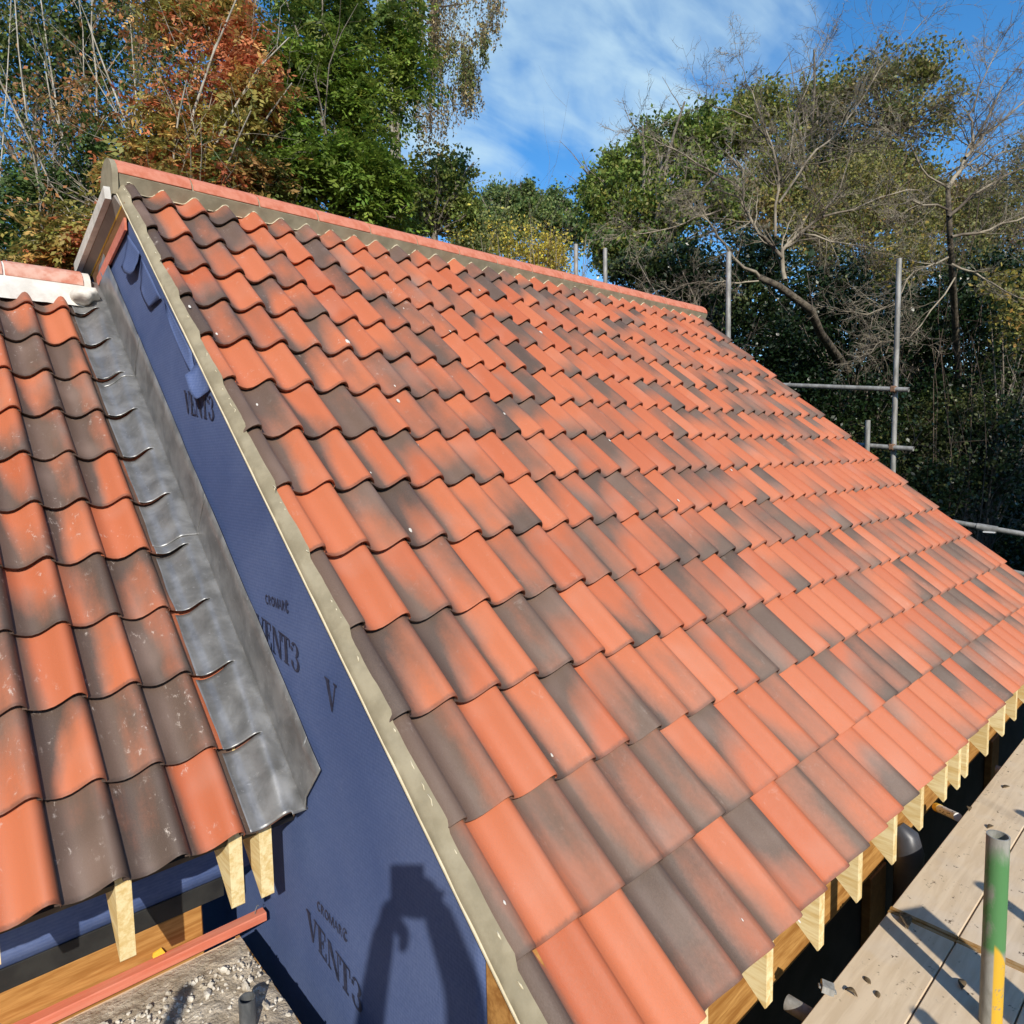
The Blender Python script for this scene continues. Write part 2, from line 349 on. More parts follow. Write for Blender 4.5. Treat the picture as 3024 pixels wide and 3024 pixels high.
# ------------------------------------------------------------------ setting: ground
def build_ground():
    n = 60; xs = np.sign(np.linspace(-1, 1, n))*np.abs(np.linspace(-1, 1, n))**2.2*900
    X, Y = np.meshgrid(xs, xs, indexing='ij'); Z = -5.75+0.25*(vnoise(X*.3, Y*.3, 3)-.5)
    V = np.stack([X.ravel(), Y.ravel(), Z.ravel()], 1); Fc = [(i*n+j, (i+1)*n+j, (i+1)*n+j+1, i*n+j+1) for i in range(n-1) for j in range(n-1)]
    t = NT('garden_ground'); P = t.coord('Object'); a = t.noise(P, 0.7, 6, 0.6); b = t.noise(P, 9, 5, 0.7)
    t.base(t.mix(t.ss(a, 0.4, 0.6), t.mix(b, (0.028, 0.040, 0.014), (0.05, 0.065, 0.022)), t.mix(b, (0.035, 0.026, 0.016), (0.06, 0.045, 0.028)))); t.set(0.95, 0, 0.1); t.bump(b, 0.6, 0.05)
    tag(mesh_obj('ground', V, Fc, t.m, smooth=True), kind='structure')
build_ground()

# ------------------------------------------------------------------ roof frame
AL = 0.7117; CA, SA = math.cos(AL), math.sin(AL)
G, W, S1 = 0.322, 0.1681, 0.0284
def rp(x, s, off=0.0, y0=0.0, z0=0.0):
    return np.array([x, y0-s*CA-off*SA, z0-s*SA+off*CA])
PU = np.array([-.06, 0.0, .11, .22, .33, .46, .58, .68, .77, .85, .92, .98, 1.03])
PZ = np.array([-.022, -.025, -.038, -.047, -.050, -.043, -.026, -.008, .006, .0105, .007, -.004, -.019])
def prof(u):
    """height of the tile wave across one cover width"""
    u = np.asarray(u, float); uu = u-np.floor(u)
    return np.interp(uu, PU, PZ)
def tile_mesh(name, lead=None, slim=False):
    us = list(PU)
    xs = [q*W for q in us]; zs = [float(np.interp(q, PU, PZ)) for q in us]
    if lead:
        xs = [q[0] for q in lead]+xs[1:]; zs = [q[1] for q in lead]+zs[1:]
    n = len(xs); T = 0.017; L = G+0.045
    rows = []                                            # (y, dz) rows of the section from head to under-tail
    k = -0.026/G
    rows.append((L, k*L)); rows.append((0.006, k*.006)); rows.append((0.001, -0.0022)); rows.append((0.0005, -0.0045)); rows.append((0.0085, -T)); rows.append((L*.5, k*L*.5-T))
    V, UV = [], []
    for (y, dz) in rows:
        for x, z in zip(xs, zs):
            V.append((x, y, z+dz)); UV.append((x/W, max(0, min(1.2, y/G))))
    Fc = [(r*n+i, (r+1)*n+i, (r+1)*n+i+1, r*n+i+1) for r in range(len(rows)-1) for i in range(n-1)]
    # right-hand side face
    b = len(V); e = n-1
    for y, dz in ((L, k*L), (0.0, -0.003)):
        V += [(xs[e], y, zs[e]+dz), (xs[e]-.002, y, zs[e]+dz-T)]; UV += [(1.03, y/G), (1.03, y/G)]
    Fc.append((b, b+1, b+3, b+2))
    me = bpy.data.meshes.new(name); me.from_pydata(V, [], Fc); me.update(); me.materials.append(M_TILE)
    uv = me.uv_layers.new(name='UVMap'); li = np.zeros(len(me.loops), np.int32); me.loops.foreach_get('vertex_index', li)
    uv.data.foreach_set('uv', np.asarray(UV, np.float32)[li].ravel())
    me.polygons.foreach_set('use_smooth', [True]*len(me.polygons))
    bm = bmesh.new(); bm.from_mesh(me); bmesh.ops.recalc_face_normals(bm, faces=bm.faces[:])
    for ed in bm.edges:
        if len(ed.link_faces) == 2 and ed.calc_face_angle(0) > R(48): ed.smooth = False
    bm.to_mesh(me); bm.free()
    return me
ME_TILE = tile_mesh('roof_tile')
LEAD = [(-.064, -.046), (-.0615, -.030), (-.050, -.012), (-.032, .003), (-.014, .010), (-.002, .006), (.0035, -.006), (.006, -.026)]
ME_VERGE = tile_mesh('verge_tile', LEAD)
def firing():
    r = random.random(); seed = random.random()
    if r < 0.24: return (random.uniform(-.25, .08), random.uniform(-.2, .5), random.uniform(-.1, .35), seed)        # plain orange
    if r < 0.54: return (random.uniform(.42, .70), random.uniform(-1.1, 1.3), random.uniform(-.6, .6), seed)         # flashed along one side
    if r < 0.69: return (random.uniform(.42, .66), random.uniform(-.5, .6), random.uniform(.6, 1.2), seed)           # dark tail
    if r < 0.84: return (random.uniform(.55, .82), random.uniform(-.5, .7), random.uniform(-1.3, -.6), seed)         # orange tail
    return (random.uniform(.75, 1.05), random.uniform(-.6, .6), random.uniform(-.6, .3), seed)                      # nearly all dark
def add_tile(me, parent, x, y, dust, name='roof_tile'):
    o = bpy.data.objects.new(name, me); link(o, parent)
    o.location = (x+random.uniform(-.0012, .0012), y+random.uniform(-.0025, .0025), random.uniform(-.0015, .002))
    o.rotation_euler = (random.uniform(-.004, .004), random.uniform(-.006, .006), random.uniform(-.004, .004))
    a, b, c, s = firing()
    o['fire_level'], o['fire_across'], o['fire_along'], o['fire_seed'], o['dust'] = a, b, c, s, dust
    return o
def joined_tiles(cells, parent):
    """the farthest tiles, real geometry in one part"""
    base = ME_TILE; nv = len(base.vertices); co = np.zeros(nv*3, np.float32); base.vertices.foreach_get('co', co); co = co.reshape(-1, 3)
    uvb = np.zeros(len(base.loops)*2, np.float32); base.uv_layers[0].data.foreach_get('uv', uvb)
    polys = [tuple(p.vertices) for p in base.polygons]; V, Fc, UV, CO = [], [], [], []
    for i, (x, y) in enumerate(cells):
        V.append(co+np.array([x+random.uniform(-.001, .001), y+random.uniform(-.002, .002), random.uniform(-.001, .002)], np.float32))
        Fc += [tuple(q+i*nv for q in p) for p in polys]; UV.append(uvb)
        a, b, c, s = firing(); CO.append(np.tile(np.array([a+1, b+1, c+1, s], np.float32), (nv, 1)))
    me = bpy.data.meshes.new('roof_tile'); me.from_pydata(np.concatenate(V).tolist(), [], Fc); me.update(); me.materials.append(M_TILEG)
    me.uv_layers.new(name='UVMap').data.foreach_set('uv', np.concatenate(UV))
    at_ = me.attributes.new('firing', 'FLOAT_COLOR', 'POINT'); at_.data.foreach_set('color', np.concatenate(CO).ravel())
    me.polygons.foreach_set('use_smooth', [True]*len(me.polygons))
    bm = bmesh.new(); bm.from_mesh(me)
    for ed in bm.edges:
        if len(ed.link_faces) == 2 and ed.calc_face_angle(0) > R(48): ed.smooth = False
    bm.to_mesh(me); bm.free()
    o = bpy.data.objects.new('roof_tile', me); link(o, parent); o['kind'] = 'stuff'
    return o

house = empty('house', (0, 0, -5.7))
tag(house, 'house with two orange and grey pantile roofs, blue membrane walls and unfinished eaves', 'house')
def hpart(o): 
    o.location = Vector(o.location)+Vector((0, 0, 5.7)); return o
def place_roof(name, loc, slab, lab):
    mb = MB(); mb.box(*slab)
    o = mb.build(name, M_DARK, house); o.location = (loc[0], loc[1], loc[2]+5.7); o.rotation_euler = (AL, 0, 0); o['label'] = lab
    return o
XR = 5.606
main_roof = place_roof('roof', (0, 0, 0), ((0.03, -4.19, -0.130), (XR-.02, 0.13, -0.098)), 'tall main roof slope of brindled clay pantiles')
J0 = 0.058; NC = 33
cells = []
for k in range(1, 15):
    s = S1+(k-1)*G
    for i in range(NC):
        p = rp(J0+(i+.5)*W, s-G/2); d = p-CAM; z = d@FW
        area = G*W*abs(d@np.array([0, -SA, CA]))/np.linalg.norm(d)/z**2
        px, py = 1512+F*(d@RT)/z, 1512-F*(d@UP)/z
        if not (-80 < px < 3120 and -80 < py < 3150): area *= .02
        cells.append((area, k, i, J0+i*W, -s))
cells.sort(key=lambda q: -q[0])
for (a, k, i, x, y) in cells[:299]:
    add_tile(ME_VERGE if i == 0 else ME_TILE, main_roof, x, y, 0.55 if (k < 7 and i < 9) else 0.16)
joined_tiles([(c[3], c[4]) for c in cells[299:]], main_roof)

# ridge of the main roof: fourteen bedded ridge tiles
def ridge_tile_mesh(name, L, hw, h, mat, th=0.014, n=11):
    V, Fc = [], []
    for x in (0.0, L):
        for r in (1.0, 1.0-th/hw):
            for j in range(n):
                a = math.pi*j/(n-1); V.append((x, -hw*r*math.cos(a), h*r*math.sin(a)))
    def q(e, r, j): return e*2*n+r*n+j
    for j in range(n-1):
        Fc += [(q(0,0,j), q(1,0,j), q(1,0,j+1), q(0,0,j+1)), (q(0,1,j+1), q(1,1,j+1), q(1,1,j), q(0,1,j)),
               (q(0,0,j), q(0,0,j+1), q(0,1,j+1), q(0,1,j)), (q(1,0,j+1), q(1,0,j), q(1,1,j), q(1,1,j+1))]
    Fc += [(q(0,0,0), q(0,1,0), q(1,1,0), q(1,0,0)), (q(0,0,n-1), q(1,0,n-1), q(1,1,n-1), q(0,1,n-1))]
    me = bpy.data.meshes.new(name); me.from_pydata(V, [], Fc); me.update(); me.materials.append(mat)
    bm = bmesh.new(); bm.from_mesh(me); bmesh.ops.recalc_face_normals(bm, faces=bm.faces[:])
    bmesh.ops.bevel(bm, geom=[e for e in bm.edges if len(e.link_faces) == 2 and e.calc_face_angle(0) > R(60)], offset=0.003, segments=1, affect='EDGES'); bm.to_mesh(me); bm.free()
    me.polygons.foreach_set('use_smooth', [True]*len(me.polygons))
    bm = bmesh.new(); bm.from_mesh(me)
    for ed in bm.edges:
        if len(ed.link_faces) == 2 and ed.calc_face_angle(0) > R(40): ed.smooth = False
    bm.to_mesh(me); bm.free()
    return me
def to_local(roof, co):
    """world point -> coordinates of a roof slope"""
    l = Vector((roof.location.x, roof.location.y, roof.location.z-5.7))
    return Matrix.Rotation(-AL, 3, 'X') @ (Vector(co)-l)
RY, RZ, RHW, RH = 0.250, 0.133, 0.141, 0.106
me = ridge_tile_mesh('ridge_tile', 0.3735, RHW, RH, M_RIDGE)
for i in range(15):
    L = 0.3825
    x0 = 0.0+i*L-0.028+0.0045
    if x0 > 5.62: break
    o = bpy.data.objects.new('ridge_tile', me); link(o, main_roof)
    o.location = to_local(main_roof, (x0, RY+random.uniform(-.002, .002), RZ+random.uniform(-.002, .002))); o.rotation_euler = (-AL+random.uniform(-.01, .01), random.uniform(-.003, .003), random.uniform(-.004, .004))
RX1 = x0+0.3735-0.0 if x0 <= 5.62 else x0-0.006
# mortar bedding under the ridge: a core inside the tiles and a pointed face below their edge
def build_ridge_mortar(name, roof, x0, x1, ry, rz, hw, h, mat, yb, zb, endcap=True, step=0.028):
    n = 9; V, Fc = [], []
    sec = [(-(hw-.006)*math.cos(math.pi*j/(n-1)), (h-.006)*math.sin(math.pi*j/(n-1))) for j in range(n)]
    sec = [(yb-ry, zb-rz)]+[(-(hw+.004), -.006)]+sec+[(hw+.004, -.006), (hw+.03, zb-rz-.14)]
    xs = np.arange(x0, x1+step, step); m_ = len(sec)
    for a, x in enumerate(xs):
        x = min(x, x1)
        for j, (y, z) in enumerate(sec):
            jit = 0.003*(vnoise(x*23, j*1.7, 5)-.5)*2 if j in (0, 1) else 0
            V.append((x, ry+y+jit, rz+z+jit))
    for a in range(len(xs)-1):
        for j in range(m_-1): Fc.append((a*m_+j, (a+1)*m_+j, (a+1)*m_+j+1, a*m_+j+1))
    Fc += [tuple(range(m_-1, -1, -1)), tuple((len(xs)-1)*m_+j for j in range(m_))]
    o = mesh_obj(name, V, Fc, mat, house); hpart(o)
    bm = bmesh.new(); bm.from_mesh(o.data); bmesh.ops.recalc_face_normals(bm, faces=bm.faces[:]); bm.to_mesh(o.data); bm.free()
    return sm_angle(o, 50)
build_ridge_mortar('ridge_mortar', main_roof, -0.016, RX1-0.006, RY, RZ, RHW, RH, M_MORTAR, 0.140, 0.052)
# thin dry lip where the mortar meets each tile of the top course
mb = MB()
pts = []
for i, x in enumerate(np.arange(0.02, XR-.02, W/12)):
    u = (x-J0)/W; z = float(prof(u)) - 0.02
    # line where the sloped face of the bedding meets the tile wave
    f0, f1 = np.array([RY-RHW-.004, RZ-.006]), np.array([0.140, 0.052])
    best = None
    for t_ in np.linspace(0, 1, 60):
        y_, z_ = f0+(f1-f0)*t_
        off = -SA*y_+CA*z_
        if off < z+0.006: best = (y_, z_); break
    if best is None: best = tuple(f1)
    pts.append((x, best[0]-.002, best[1]+.001))
for a in range(0, len(pts)-1):
    if math.sin(a*1.7)+math.sin(a*.37) > -1.1: mb.tube([pts[a], pts[a+1]], 0.0035*(0.7+.6*random.random()), 4, False)
hpart(mb.build('mortar_lip', M_EDGE, house, True))['kind'] = 'stuff'

# ------------------------------------------------------------------ verge mortar and undercloak of the main roof
def build_verge():
    ns = 150; V, Fc = [], []
    sec = [(0.006, -0.006), (-0.004, -0.014), (-0.012, -0.026), (-0.022, -0.041), (-0.030, -0.054), (-0.029, -0.0585), (0.02, -0.0585)]
    n = len(sec); S = np.linspace(-0.25, S1+13*G-.006, ns)
    for s in S:
        kk = (s-S1)/G; saw = 0.023*(kk-math.floor(kk))**1.0          # mortar follows the stepped tile edge
        for j, (x, z) in enumerate(sec):
            e = 0.0025*(float(vnoise(s*14, j*3.1, 9))-.5)
            w = 1 if j < 2 else (0.5 if j == 2 else 0)
            V.append((x+e+(0.0025*(float(vnoise(s*40, j, 4))-.5) if j < 2 else 0), -s, z-0.021*w+saw*w*.9+e))
    for a in range(ns-1):
        for j in range(n-1): Fc.append((a*n+j, a*n+j+1, (a+1)*n+j+1, (a+1)*n+j))
    Fc += [tuple(range(n)), tuple((ns-1)*n+j for j in range(n-1, -1, -1))]
    o = mesh_obj('verge_mortar', V, Fc, M_MORTAR, main_roof)
    bm = bmesh.new(); bm.from_mesh(o.data); bmesh.ops.recalc_face_normals(bm, faces=bm.faces[:]); bm.to_mesh(o.data); bm.free(); sm_angle(o, 60)
    mb = MB(); mb.box((-0.033, -(S1+13*G), -0.0640), (0.004, 0.19, -0.0590)); mb.build('undercloak', M_EDGE, main_roof)
    # crumbs of dry mortar along the tile edge
    mb = MB()
    for s in np.arange(-.1, S1+13*G, 0.035):
        if random.random() < .3:
            kk = (s-S1)/G; z = -0.029+0.020*(kk-math.floor(kk))
            L = random.uniform(.010, .035); x = -0.002+random.uniform(-.004, .004); z -= .004
            mb.tube([(x, -s, z), (x+random.uniform(-.004, .004), -s-L*.5, z+.002), (x+random.uniform(-.004, .004), -s-L, z)], [.001, random.uniform(.0015, .003), .001], 5)
    mb.build('mortar_crumb', M_EDGE, main_roof, True)['kind'] = 'stuff'
    mb = MB(); mb.box((XR-.06, -(S1+13*G), -0.060), (XR+.016, 0.19, -0.036)); o = mb.build('verge_mortar', M_MORTAR, main_roof)
build_verge()
# rounded mortar cap closing the ridge end
mb = MB()
poly = [(RY-RHW+.012, RZ-.11)]+[(RY-(RHW+.004)*math.cos(math.pi*j/12), RZ-.012+(RH+.012)*math.sin(math.pi*j/12)) for j in range(13)]+[(RY+RHW+.02, RZ-.17)]
mb.prism(poly, 'x', -0.050, -0.022)
o = hpart(mb.build('ridge_end_mortar', M_MORTAR, house)); sm_angle(o, 40)

# ------------------------------------------------------------------ back slope: soffit boards seen under its verge
PB = 11
def back(y, dz=0.0):                                   # underside line of the back verge
    return -0.005-0.196*(y-0.04)+dz
def strip(name, mat, xa, za, xb, zb, y0, y1, th=0.012):
    """board running down the back verge; section edge (xa,za)-(xb,zb) relative to the verge line"""
    V = []
    dx, dz = xb-xa, zb-za; L = math.hypot(dx, dz); nx, nz = -dz/L*th, dx/L*th
    for y in (y0, y1):
        b = back(y)
        V += [(xa, y, b+za), (xb, y, b+zb), (xb+nx, y, b+zb+nz), (xa+nx, y, b+za+nz)]
    o = mesh_obj(name, V, [(0,1,2,3), (7,6,5,4), (0,4,5,1), (1,5,6,2), (2,6,7,3), (3,7,4,0)], mat, house); hpart(o)
    bm = bmesh.new(); bm.from_mesh(o.data); bmesh.ops.recalc_face_normals(bm, faces=bm.faces[:]); bm.to_mesh(o.data); bm.free()
    return o
strip('verge_mortar', M_LIME, -0.062, 0.000, -0.066, 0.062, 0.10, 1.05, 0.03)['label'] = 'white pointed mortar of the rear verge'
strip('undercloak', M_UNDER, -0.060, -0.001, -0.030, -0.048, 0.06, 1.03)
strip('soffit_trim', M_YEL, -0.031, -0.0485, -0.0265, -0.0555, 0.04, 0.93)
strip('soffit_board', M_OAKD, -0.0262, -0.0555, -0.012, -0.116, 0.0, 0.90)
strip('batten', M_RED, -0.0225, -0.112, -0.0225, -0.176, 0.04, 0.80, 0.012)
# the back slope itself (hidden from the photograph side)
V = [(-.06, .2, .0), (XR, .2, .0), (XR, 3.4, back(3.4)+.02), (-.06, 3.4, back(3.4)+.02)]
mb = MB(); mb.add(V+[(x, y, z+.05) for x, y, z in V], [(3,2,1,0), (4,5,6,7), (0,1,5,4), (1,2,6,5), (2,3,7,6), (3,0,4,7)])
hpart(mb.build('rear_slope', M_RIDGE, house))

# ------------------------------------------------------------------ gable wall with blue membrane
def gable_top(y):
    if y < 0.13: return (y)*SA/CA-0.072/CA
    return min(0.13*SA/CA-0.072/CA, back(y)-0.03)
def build_gable():
    ny, nz = 150, 90; ys = np.linspace(-2.835, 3.3, ny); V, Fc = [], []
    for y in ys:
        zt = gable_top(y); zb = -5.75
        for q in np.linspace(0, 1, nz)**1.35:
            z = zt+(zb-zt)*q
            w = 0.010*(vnoise(y*1.7+z*.6, z*1.1, 2)-.5)+0.005*(vnoise(y*5+z*3, z*1.6-y*2, 8)-.5)
            cr = (y*0.72+z*0.69)*9.0+1.4*float(vnoise(y*2, z*2, 31)); w += 0.008*max(0, math.sin(cr))**4*float(vnoise(y*1.3, z*1.3, 6))
            V.append((float(w)-.004, y, z))
    for a in range(ny-1):
        for b in range(nz-1): Fc.append((a*nz+b, a*nz+b+1, (a+1)*nz+b+1, (a+1)*nz+b))
    o = mesh_obj('gable_wall', V, Fc, M_MEMB, house, True); hpart(o)
    md = o.modifiers.new('thickness', 'SOLIDIFY'); md.thickness = 0.02; md.offset = 1.0
    o['label'] = 'gable wall covered in blue printed membrane'
    return o
gable = build_gable()
bm = bmesh.new(); bm.from_mesh(gable.data); bmesh.ops.recalc_face_normals(bm, faces=bm.faces[:])
f = next(iter(bm.faces)); flip = f.normal.x > 0
if flip: bmesh.ops.reverse_faces(bm, faces=bm.faces[:])
bm.to_mesh(gable.data); bm.free(); gable.modifiers[0].offset = -1.0
# torn flaps of membrane near the top
def flap(pts, lift, seed):
    """pts: outline (y,z) as top edge left->right then bottom edge left->right"""
    (a, b), (c, d) = pts[:2], pts[2:]
    n, m_ = 7, 9; V, Fc = [], []
    for i in range(n):
        t = i/(n-1); p0 = np.array(a)*(1-t)+np.array(b)*t; p1 = np.array(c)*(1-t)+np.array(d)*t
        for j in range(m_):
            q = j/(m_-1); p = p0*(1-q)+p1*q
            p = p+np.array([0, -1])*0.03*math.sin(math.pi*t)*q
            V.append((-0.012-lift*(q**1.8)*(0.4+.6*float(vnoise(t*3, seed, 2)))-0.004*float(vnoise(t*5, q*4, seed)), p[0], p[1]))
    for i in range(n-1):
        for j in range(m_-1): Fc.append((i*m_+j, i*m_+j+1, (i+1)*m_+j+1, (i+1)*m_+j))
    o = mesh_obj('membrane_flap', V, Fc, M_MEMB, house, True); hpart(o)
    o.modifiers.new('thickness', 'SOLIDIFY').thickness = 0.002
def onx(u, v, x):
    r = FW + RT*(u-1512)/F - UP*(v-1512)/F; t = (x-CAM[0])/r[0]; p = CAM+t*r; return (p[1], p[2])
flap([onx(372, 692, -.02), onx(408, 745, -.02), onx(367, 790, -.02), onx(402, 800, -.02)], 0.035, 3)
flap([onx(412, 760, -.02), onx(470, 880, -.02), onx(415, 850, -.02), onx(440, 905, -.02)], 0.012, 5)
flap([onx(478, 880, -.02), onx(560, 1040, -.02), onx(492, 925, -.02), onx(582, 1118, -.02)], 0.02, 7)
flap([onx(575, 1060, -.02), onx(618, 1145, -.02), onx(578, 1110, -.02), onx(598, 1178, -.02)], 0.05, 9)

# printing on the membrane: CROMAR / VENT3, slab letters as flat ink
def letters(txt, y0, z0, h, wl_, slant, serif=True, gap=0.09, parent=None, name='printed_text'):
    """flat letters on the wall plane, running towards -y; y0,z0 = lower left"""
    mb = MB(); cur = 0.0
    def poly(ps): mb.add([(0, p[0], p[1]) for p in ps], [tuple(range(len(ps)))])
    def bar(x0, y0_, x1, y1): poly([(x0, y0_), (x1, y0_), (x1, y1), (x0, y1)])
    def arc(cx, cy, rx, ry, th, a0, a1, n=14, tv=None):
        tv = th if tv is None else tv
        for i in range(n):
            a, b = R(a0+(a1-a0)*i/n), R(a0+(a1-a0)*(i+1)/n)
            poly([(cx+rx*math.cos(a), cy+ry*math.sin(a)), (cx+rx*math.cos(b), cy+ry*math.sin(b)), (cx+(rx-th)*math.cos(b), cy+(ry-tv)*math.sin(b)), (cx+(rx-th)*math.cos(a), cy+(ry-tv)*math.sin(a))])
    T, t = (0.30, 0.07) if serif else (0.19, 0.13)
    adv = []
    def put(f, width):
        nonlocal cur
        b = len(mb.v); f(); 
        for i in range(b, len(mb.v)):
            _, x, y = mb.v[i]; mb.v[i] = (0, cur+x*width, y)
        cur += width+gap
    G_ = {
     'V': (lambda: (poly([(0, 1), (T, 1), (.5+T*.45, .12), (.5, 0), (.46, 0)]), poly([(.5, 0), (.56, 0), (.97, 1), (.85, 1)]), bar(-.06, .93, T+.08, 1), bar(.74, .93, 1.06, 1)), 1.0),
     'E': (lambda: (bar(.08, 0, .08+T, 1), bar(.0, 0, .9, t), bar(0, 1-t, .86, 1), bar(.08+T, .47, .62, .47+t), bar(.56, .36, .63, .65), bar(.80, t, .9, .30), bar(.77, .72, .86, 1-t)), .9),
     'N': (lambda: (bar(.06, 0, .14, 1), poly([(.0, 1), (.32, 1), (1.0, .0), (.78, 0)]), bar(.88, 0, .96, 1), bar(-.06, 0, .26, t), bar(.76, 1-t, 1.08, 1)), 1.05),
     'T': (lambda: (bar(.35, 0, .35+T, 1), bar(0, 1-t, 1, 1), bar(0, .70, .10, 1), bar(.90, .70, 1, 1), bar(.22, 0, .78, t)), .95),
     '3': (lambda: (arc(.48, .75, .44, .25, T*.8, -70, 150, tv=.06), arc(.46, .27, .50, .28, T*.9, -150, 75, tv=.06), bar(.02, .66, .24, .80), bar(0, .14, .24, .30)), .9),
     'C': (lambda: arc(.55, .5, .5, .5, T, 50, 310), .85), 'R': (lambda: (bar(.05, 0, .05+T, 1), arc(.3, .74, .5, .26, T, -90, 90), bar(.1, .9, .35, 1), bar(.1, .46, .35, .56), poly([(.3, .5), (.48, .5), (.95, 0), (.75, 0)])), .8),
     'O': (lambda: arc(.5, .5, .5, .5, T, 0, 360, 22), .95), 'M': (lambda: (bar(.03, 0, .12, 1), poly([(.03, 1), (.2, 1), (.56, .15), (.46, 0)]), poly([(.46, 0), (.56, .0), (.96, 1), (.8, 1)]), bar(.86, 0, 1.0, 1)), 1.1),
     'A': (lambda: (poly([(0, 0), (.12, 0), (.56, 1), (.44, 1)]), poly([(.82, 0), (1, 0), (.58, 1), (.44, 1)]), bar(.2, .3, .8, .4)), .95),
     '@': (lambda: (arc(.5, .55, .5, .62, .12, 30, 330, 20), arc(.62, .5, .34, .42, .16, 60, 300, 14)), 1.1),
    }
    for ch in txt:
        f, w_ = G_[ch]; put(f, w_)
    tot = cur-gap
    V = []
    for (_, x, y) in mb.v:
        X = x*wl_; V.append((0, y0-X, z0+y*h-slant*X))
    mb.v = V
    # lay the ink on the wavy sheet: a hair in front of it
    o = mesh_obj(name, mb.v, mb.f, M_INK, gable)
    for q in o.data.vertices:
        y, z = q.co.y, q.co.z
        w = 0.010*(vnoise(y*1.7+z*.6, z*1.1, 2)-.5)+0.005*(vnoise(y*5+z*3, z*1.6-y*2, 8)-.5); q.co.x = float(w)-.0085
    bm = bmesh.new(); bm.from_mesh(o.data)
    for f in bm.faces:
        if f.normal.x > 0: f.normal_flip()
    bm.to_mesh(o.data); bm.free()
    return o
letters('VENT3', -1.850, -3.085, 0.100, 0.073, 0.17)
letters('CROMAR@', -1.935, -2.945, 0.036, 0.030, 0.02, False)
letters('VENT3', -1.500, -2.085, 0.100, 0.073, 0.14)
letters('CROMAR@', -1.60, -1.935, 0.036, 0.030, 0.0, False)
letters('VENT3', -0.790, -1.190, 0.100, 0.073, 0.15)
letters('V', -2.06, -2.20, 0.100, 0.073, 0.14)

# specks of lime splashed on the tiles
def splashes():
    mb = MB()
    pts = [(1015, 1045, 9), (1175, 1188, 8), (1240, 1300, 5), (1212, 1565, 7), (1095, 1395, 4), (1157, 1165, 5), (1590, 995, 6), (1190, 918, 4), (1980, 1482, 8), (1996, 1488, 5), (1320, 1000, 4), (760, 1195, 6), (560, 905, 6), (640, 985, 5), (900, 830, 5), (1420, 850, 4), (2360, 2720, 5), (2185, 2722, 4), (1630, 2230, 5), (1490, 2665, 5), (1800, 1300, 4), (2150, 1400, 4), (1480, 1240, 4)]
    for (u, v, r) in pts:
        d = FW+RT*(u-1512)/F-UP*(v-1512)/F; N = np.array([0, -SA, CA]); off = -0.01
        for it in range(4):
            t = (off-N@CAM)/(N@d); p = CAM+t*d; s_ = -(p[1]*CA+p[2]*SA); k = (s_-S1)/G; fr = math.ceil(k)-k
            off = float(prof((p[0]-J0)/W))-0.026*fr+.0005
        rr = r*t/F
        bm = bmesh.new(); bmesh.ops.create_icosphere(bm, subdivisions=2, radius=1)
        vs = []
        for q in bm.verts:
            k = 1+.5*(float(vnoise(q.co.x*2+u, q.co.y*2+v, 3))-.5)
            vs.append((p[0]+q.co.x*rr*.7*k, -s_+q.co.y*rr*1.3*k, off+q.co.z*rr*.28))
        bm.verts.index_update(); mb.add(vs, [[q.index for q in f.verts] for f in bm.faces]); bm.free()
    mb.build('lime_splash', M_LIME, main_roof, True)['kind'] = 'stuff'
splashes()

# ------------------------------------------------------------------ lower wing roof
LY, LZ = 0.5707, -0.5077
low_roof = place_roof('roof', (0, LY, LZ), ((-1.62, -3.20, -0.125), (-0.012, 0.30, -0.085)), 'low wing roof slope with scuffed brindled pantiles')
XA = -0.2112
for k in range(0, 11):
    for i in range(0, 9):
        x = XA-i*W                                       # joint at the left of tile i
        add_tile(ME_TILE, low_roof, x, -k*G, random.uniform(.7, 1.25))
me = ridge_tile_mesh('ridge_tile', 0.3735, 0.125, 0.105, M_RIDGEW)
LRY, LRZ = 0.80, -0.355
for i in range(4):
    o = bpy.data.objects.new('ridge_tile', me); link(o, low_roof)
    o.location = to_local(low_roof, (-0.112-0.3735-i*.3825, LRY, LRZ)); o.rotation_euler = (-AL+random.uniform(-.01, .01), 0, random.uniform(-.006, .006))
o = build_ridge_mortar('ridge_mortar', low_roof, -1.62, -0.075, LRY, LRZ, 0.125, 0.105, M_LIME, 0.640, -0.485)
o['label'] = 'white lime mortar under the low ridge'
# white lime dollop where the low ridge meets the gable
def lump(name, c, r, mat, parent=None, seed=0, sub=3, amp=0.25):
    bm = bmesh.new(); bmesh.ops.create_icosphere(bm, subdivisions=sub, radius=1)
    for q in bm.verts:
        d = q.co.normalized(); k = 1+amp*(float(vnoise(d.x*2.2+seed*7, d.y*2.2+d.z*1.7, seed))-.5)*2
        q.co = Vector((c[0]+d.x*r[0]*k, c[1]+d.y*r[1]*k, c[2]+d.z*r[2]*k))
    me = bpy.data.meshes.new(name); bm.to_mesh(me); bm.free(); me.materials.append(mat); me.polygons.foreach_set('use_smooth', [True]*len(me.polygons))
    return link(bpy.data.objects.new(name, me), parent)
hpart(lump('ridge_end_mortar', (-0.115, 0.70, -0.425), (0.085, 0.17, 0.055), M_LIME, house, 4, amp=.22))

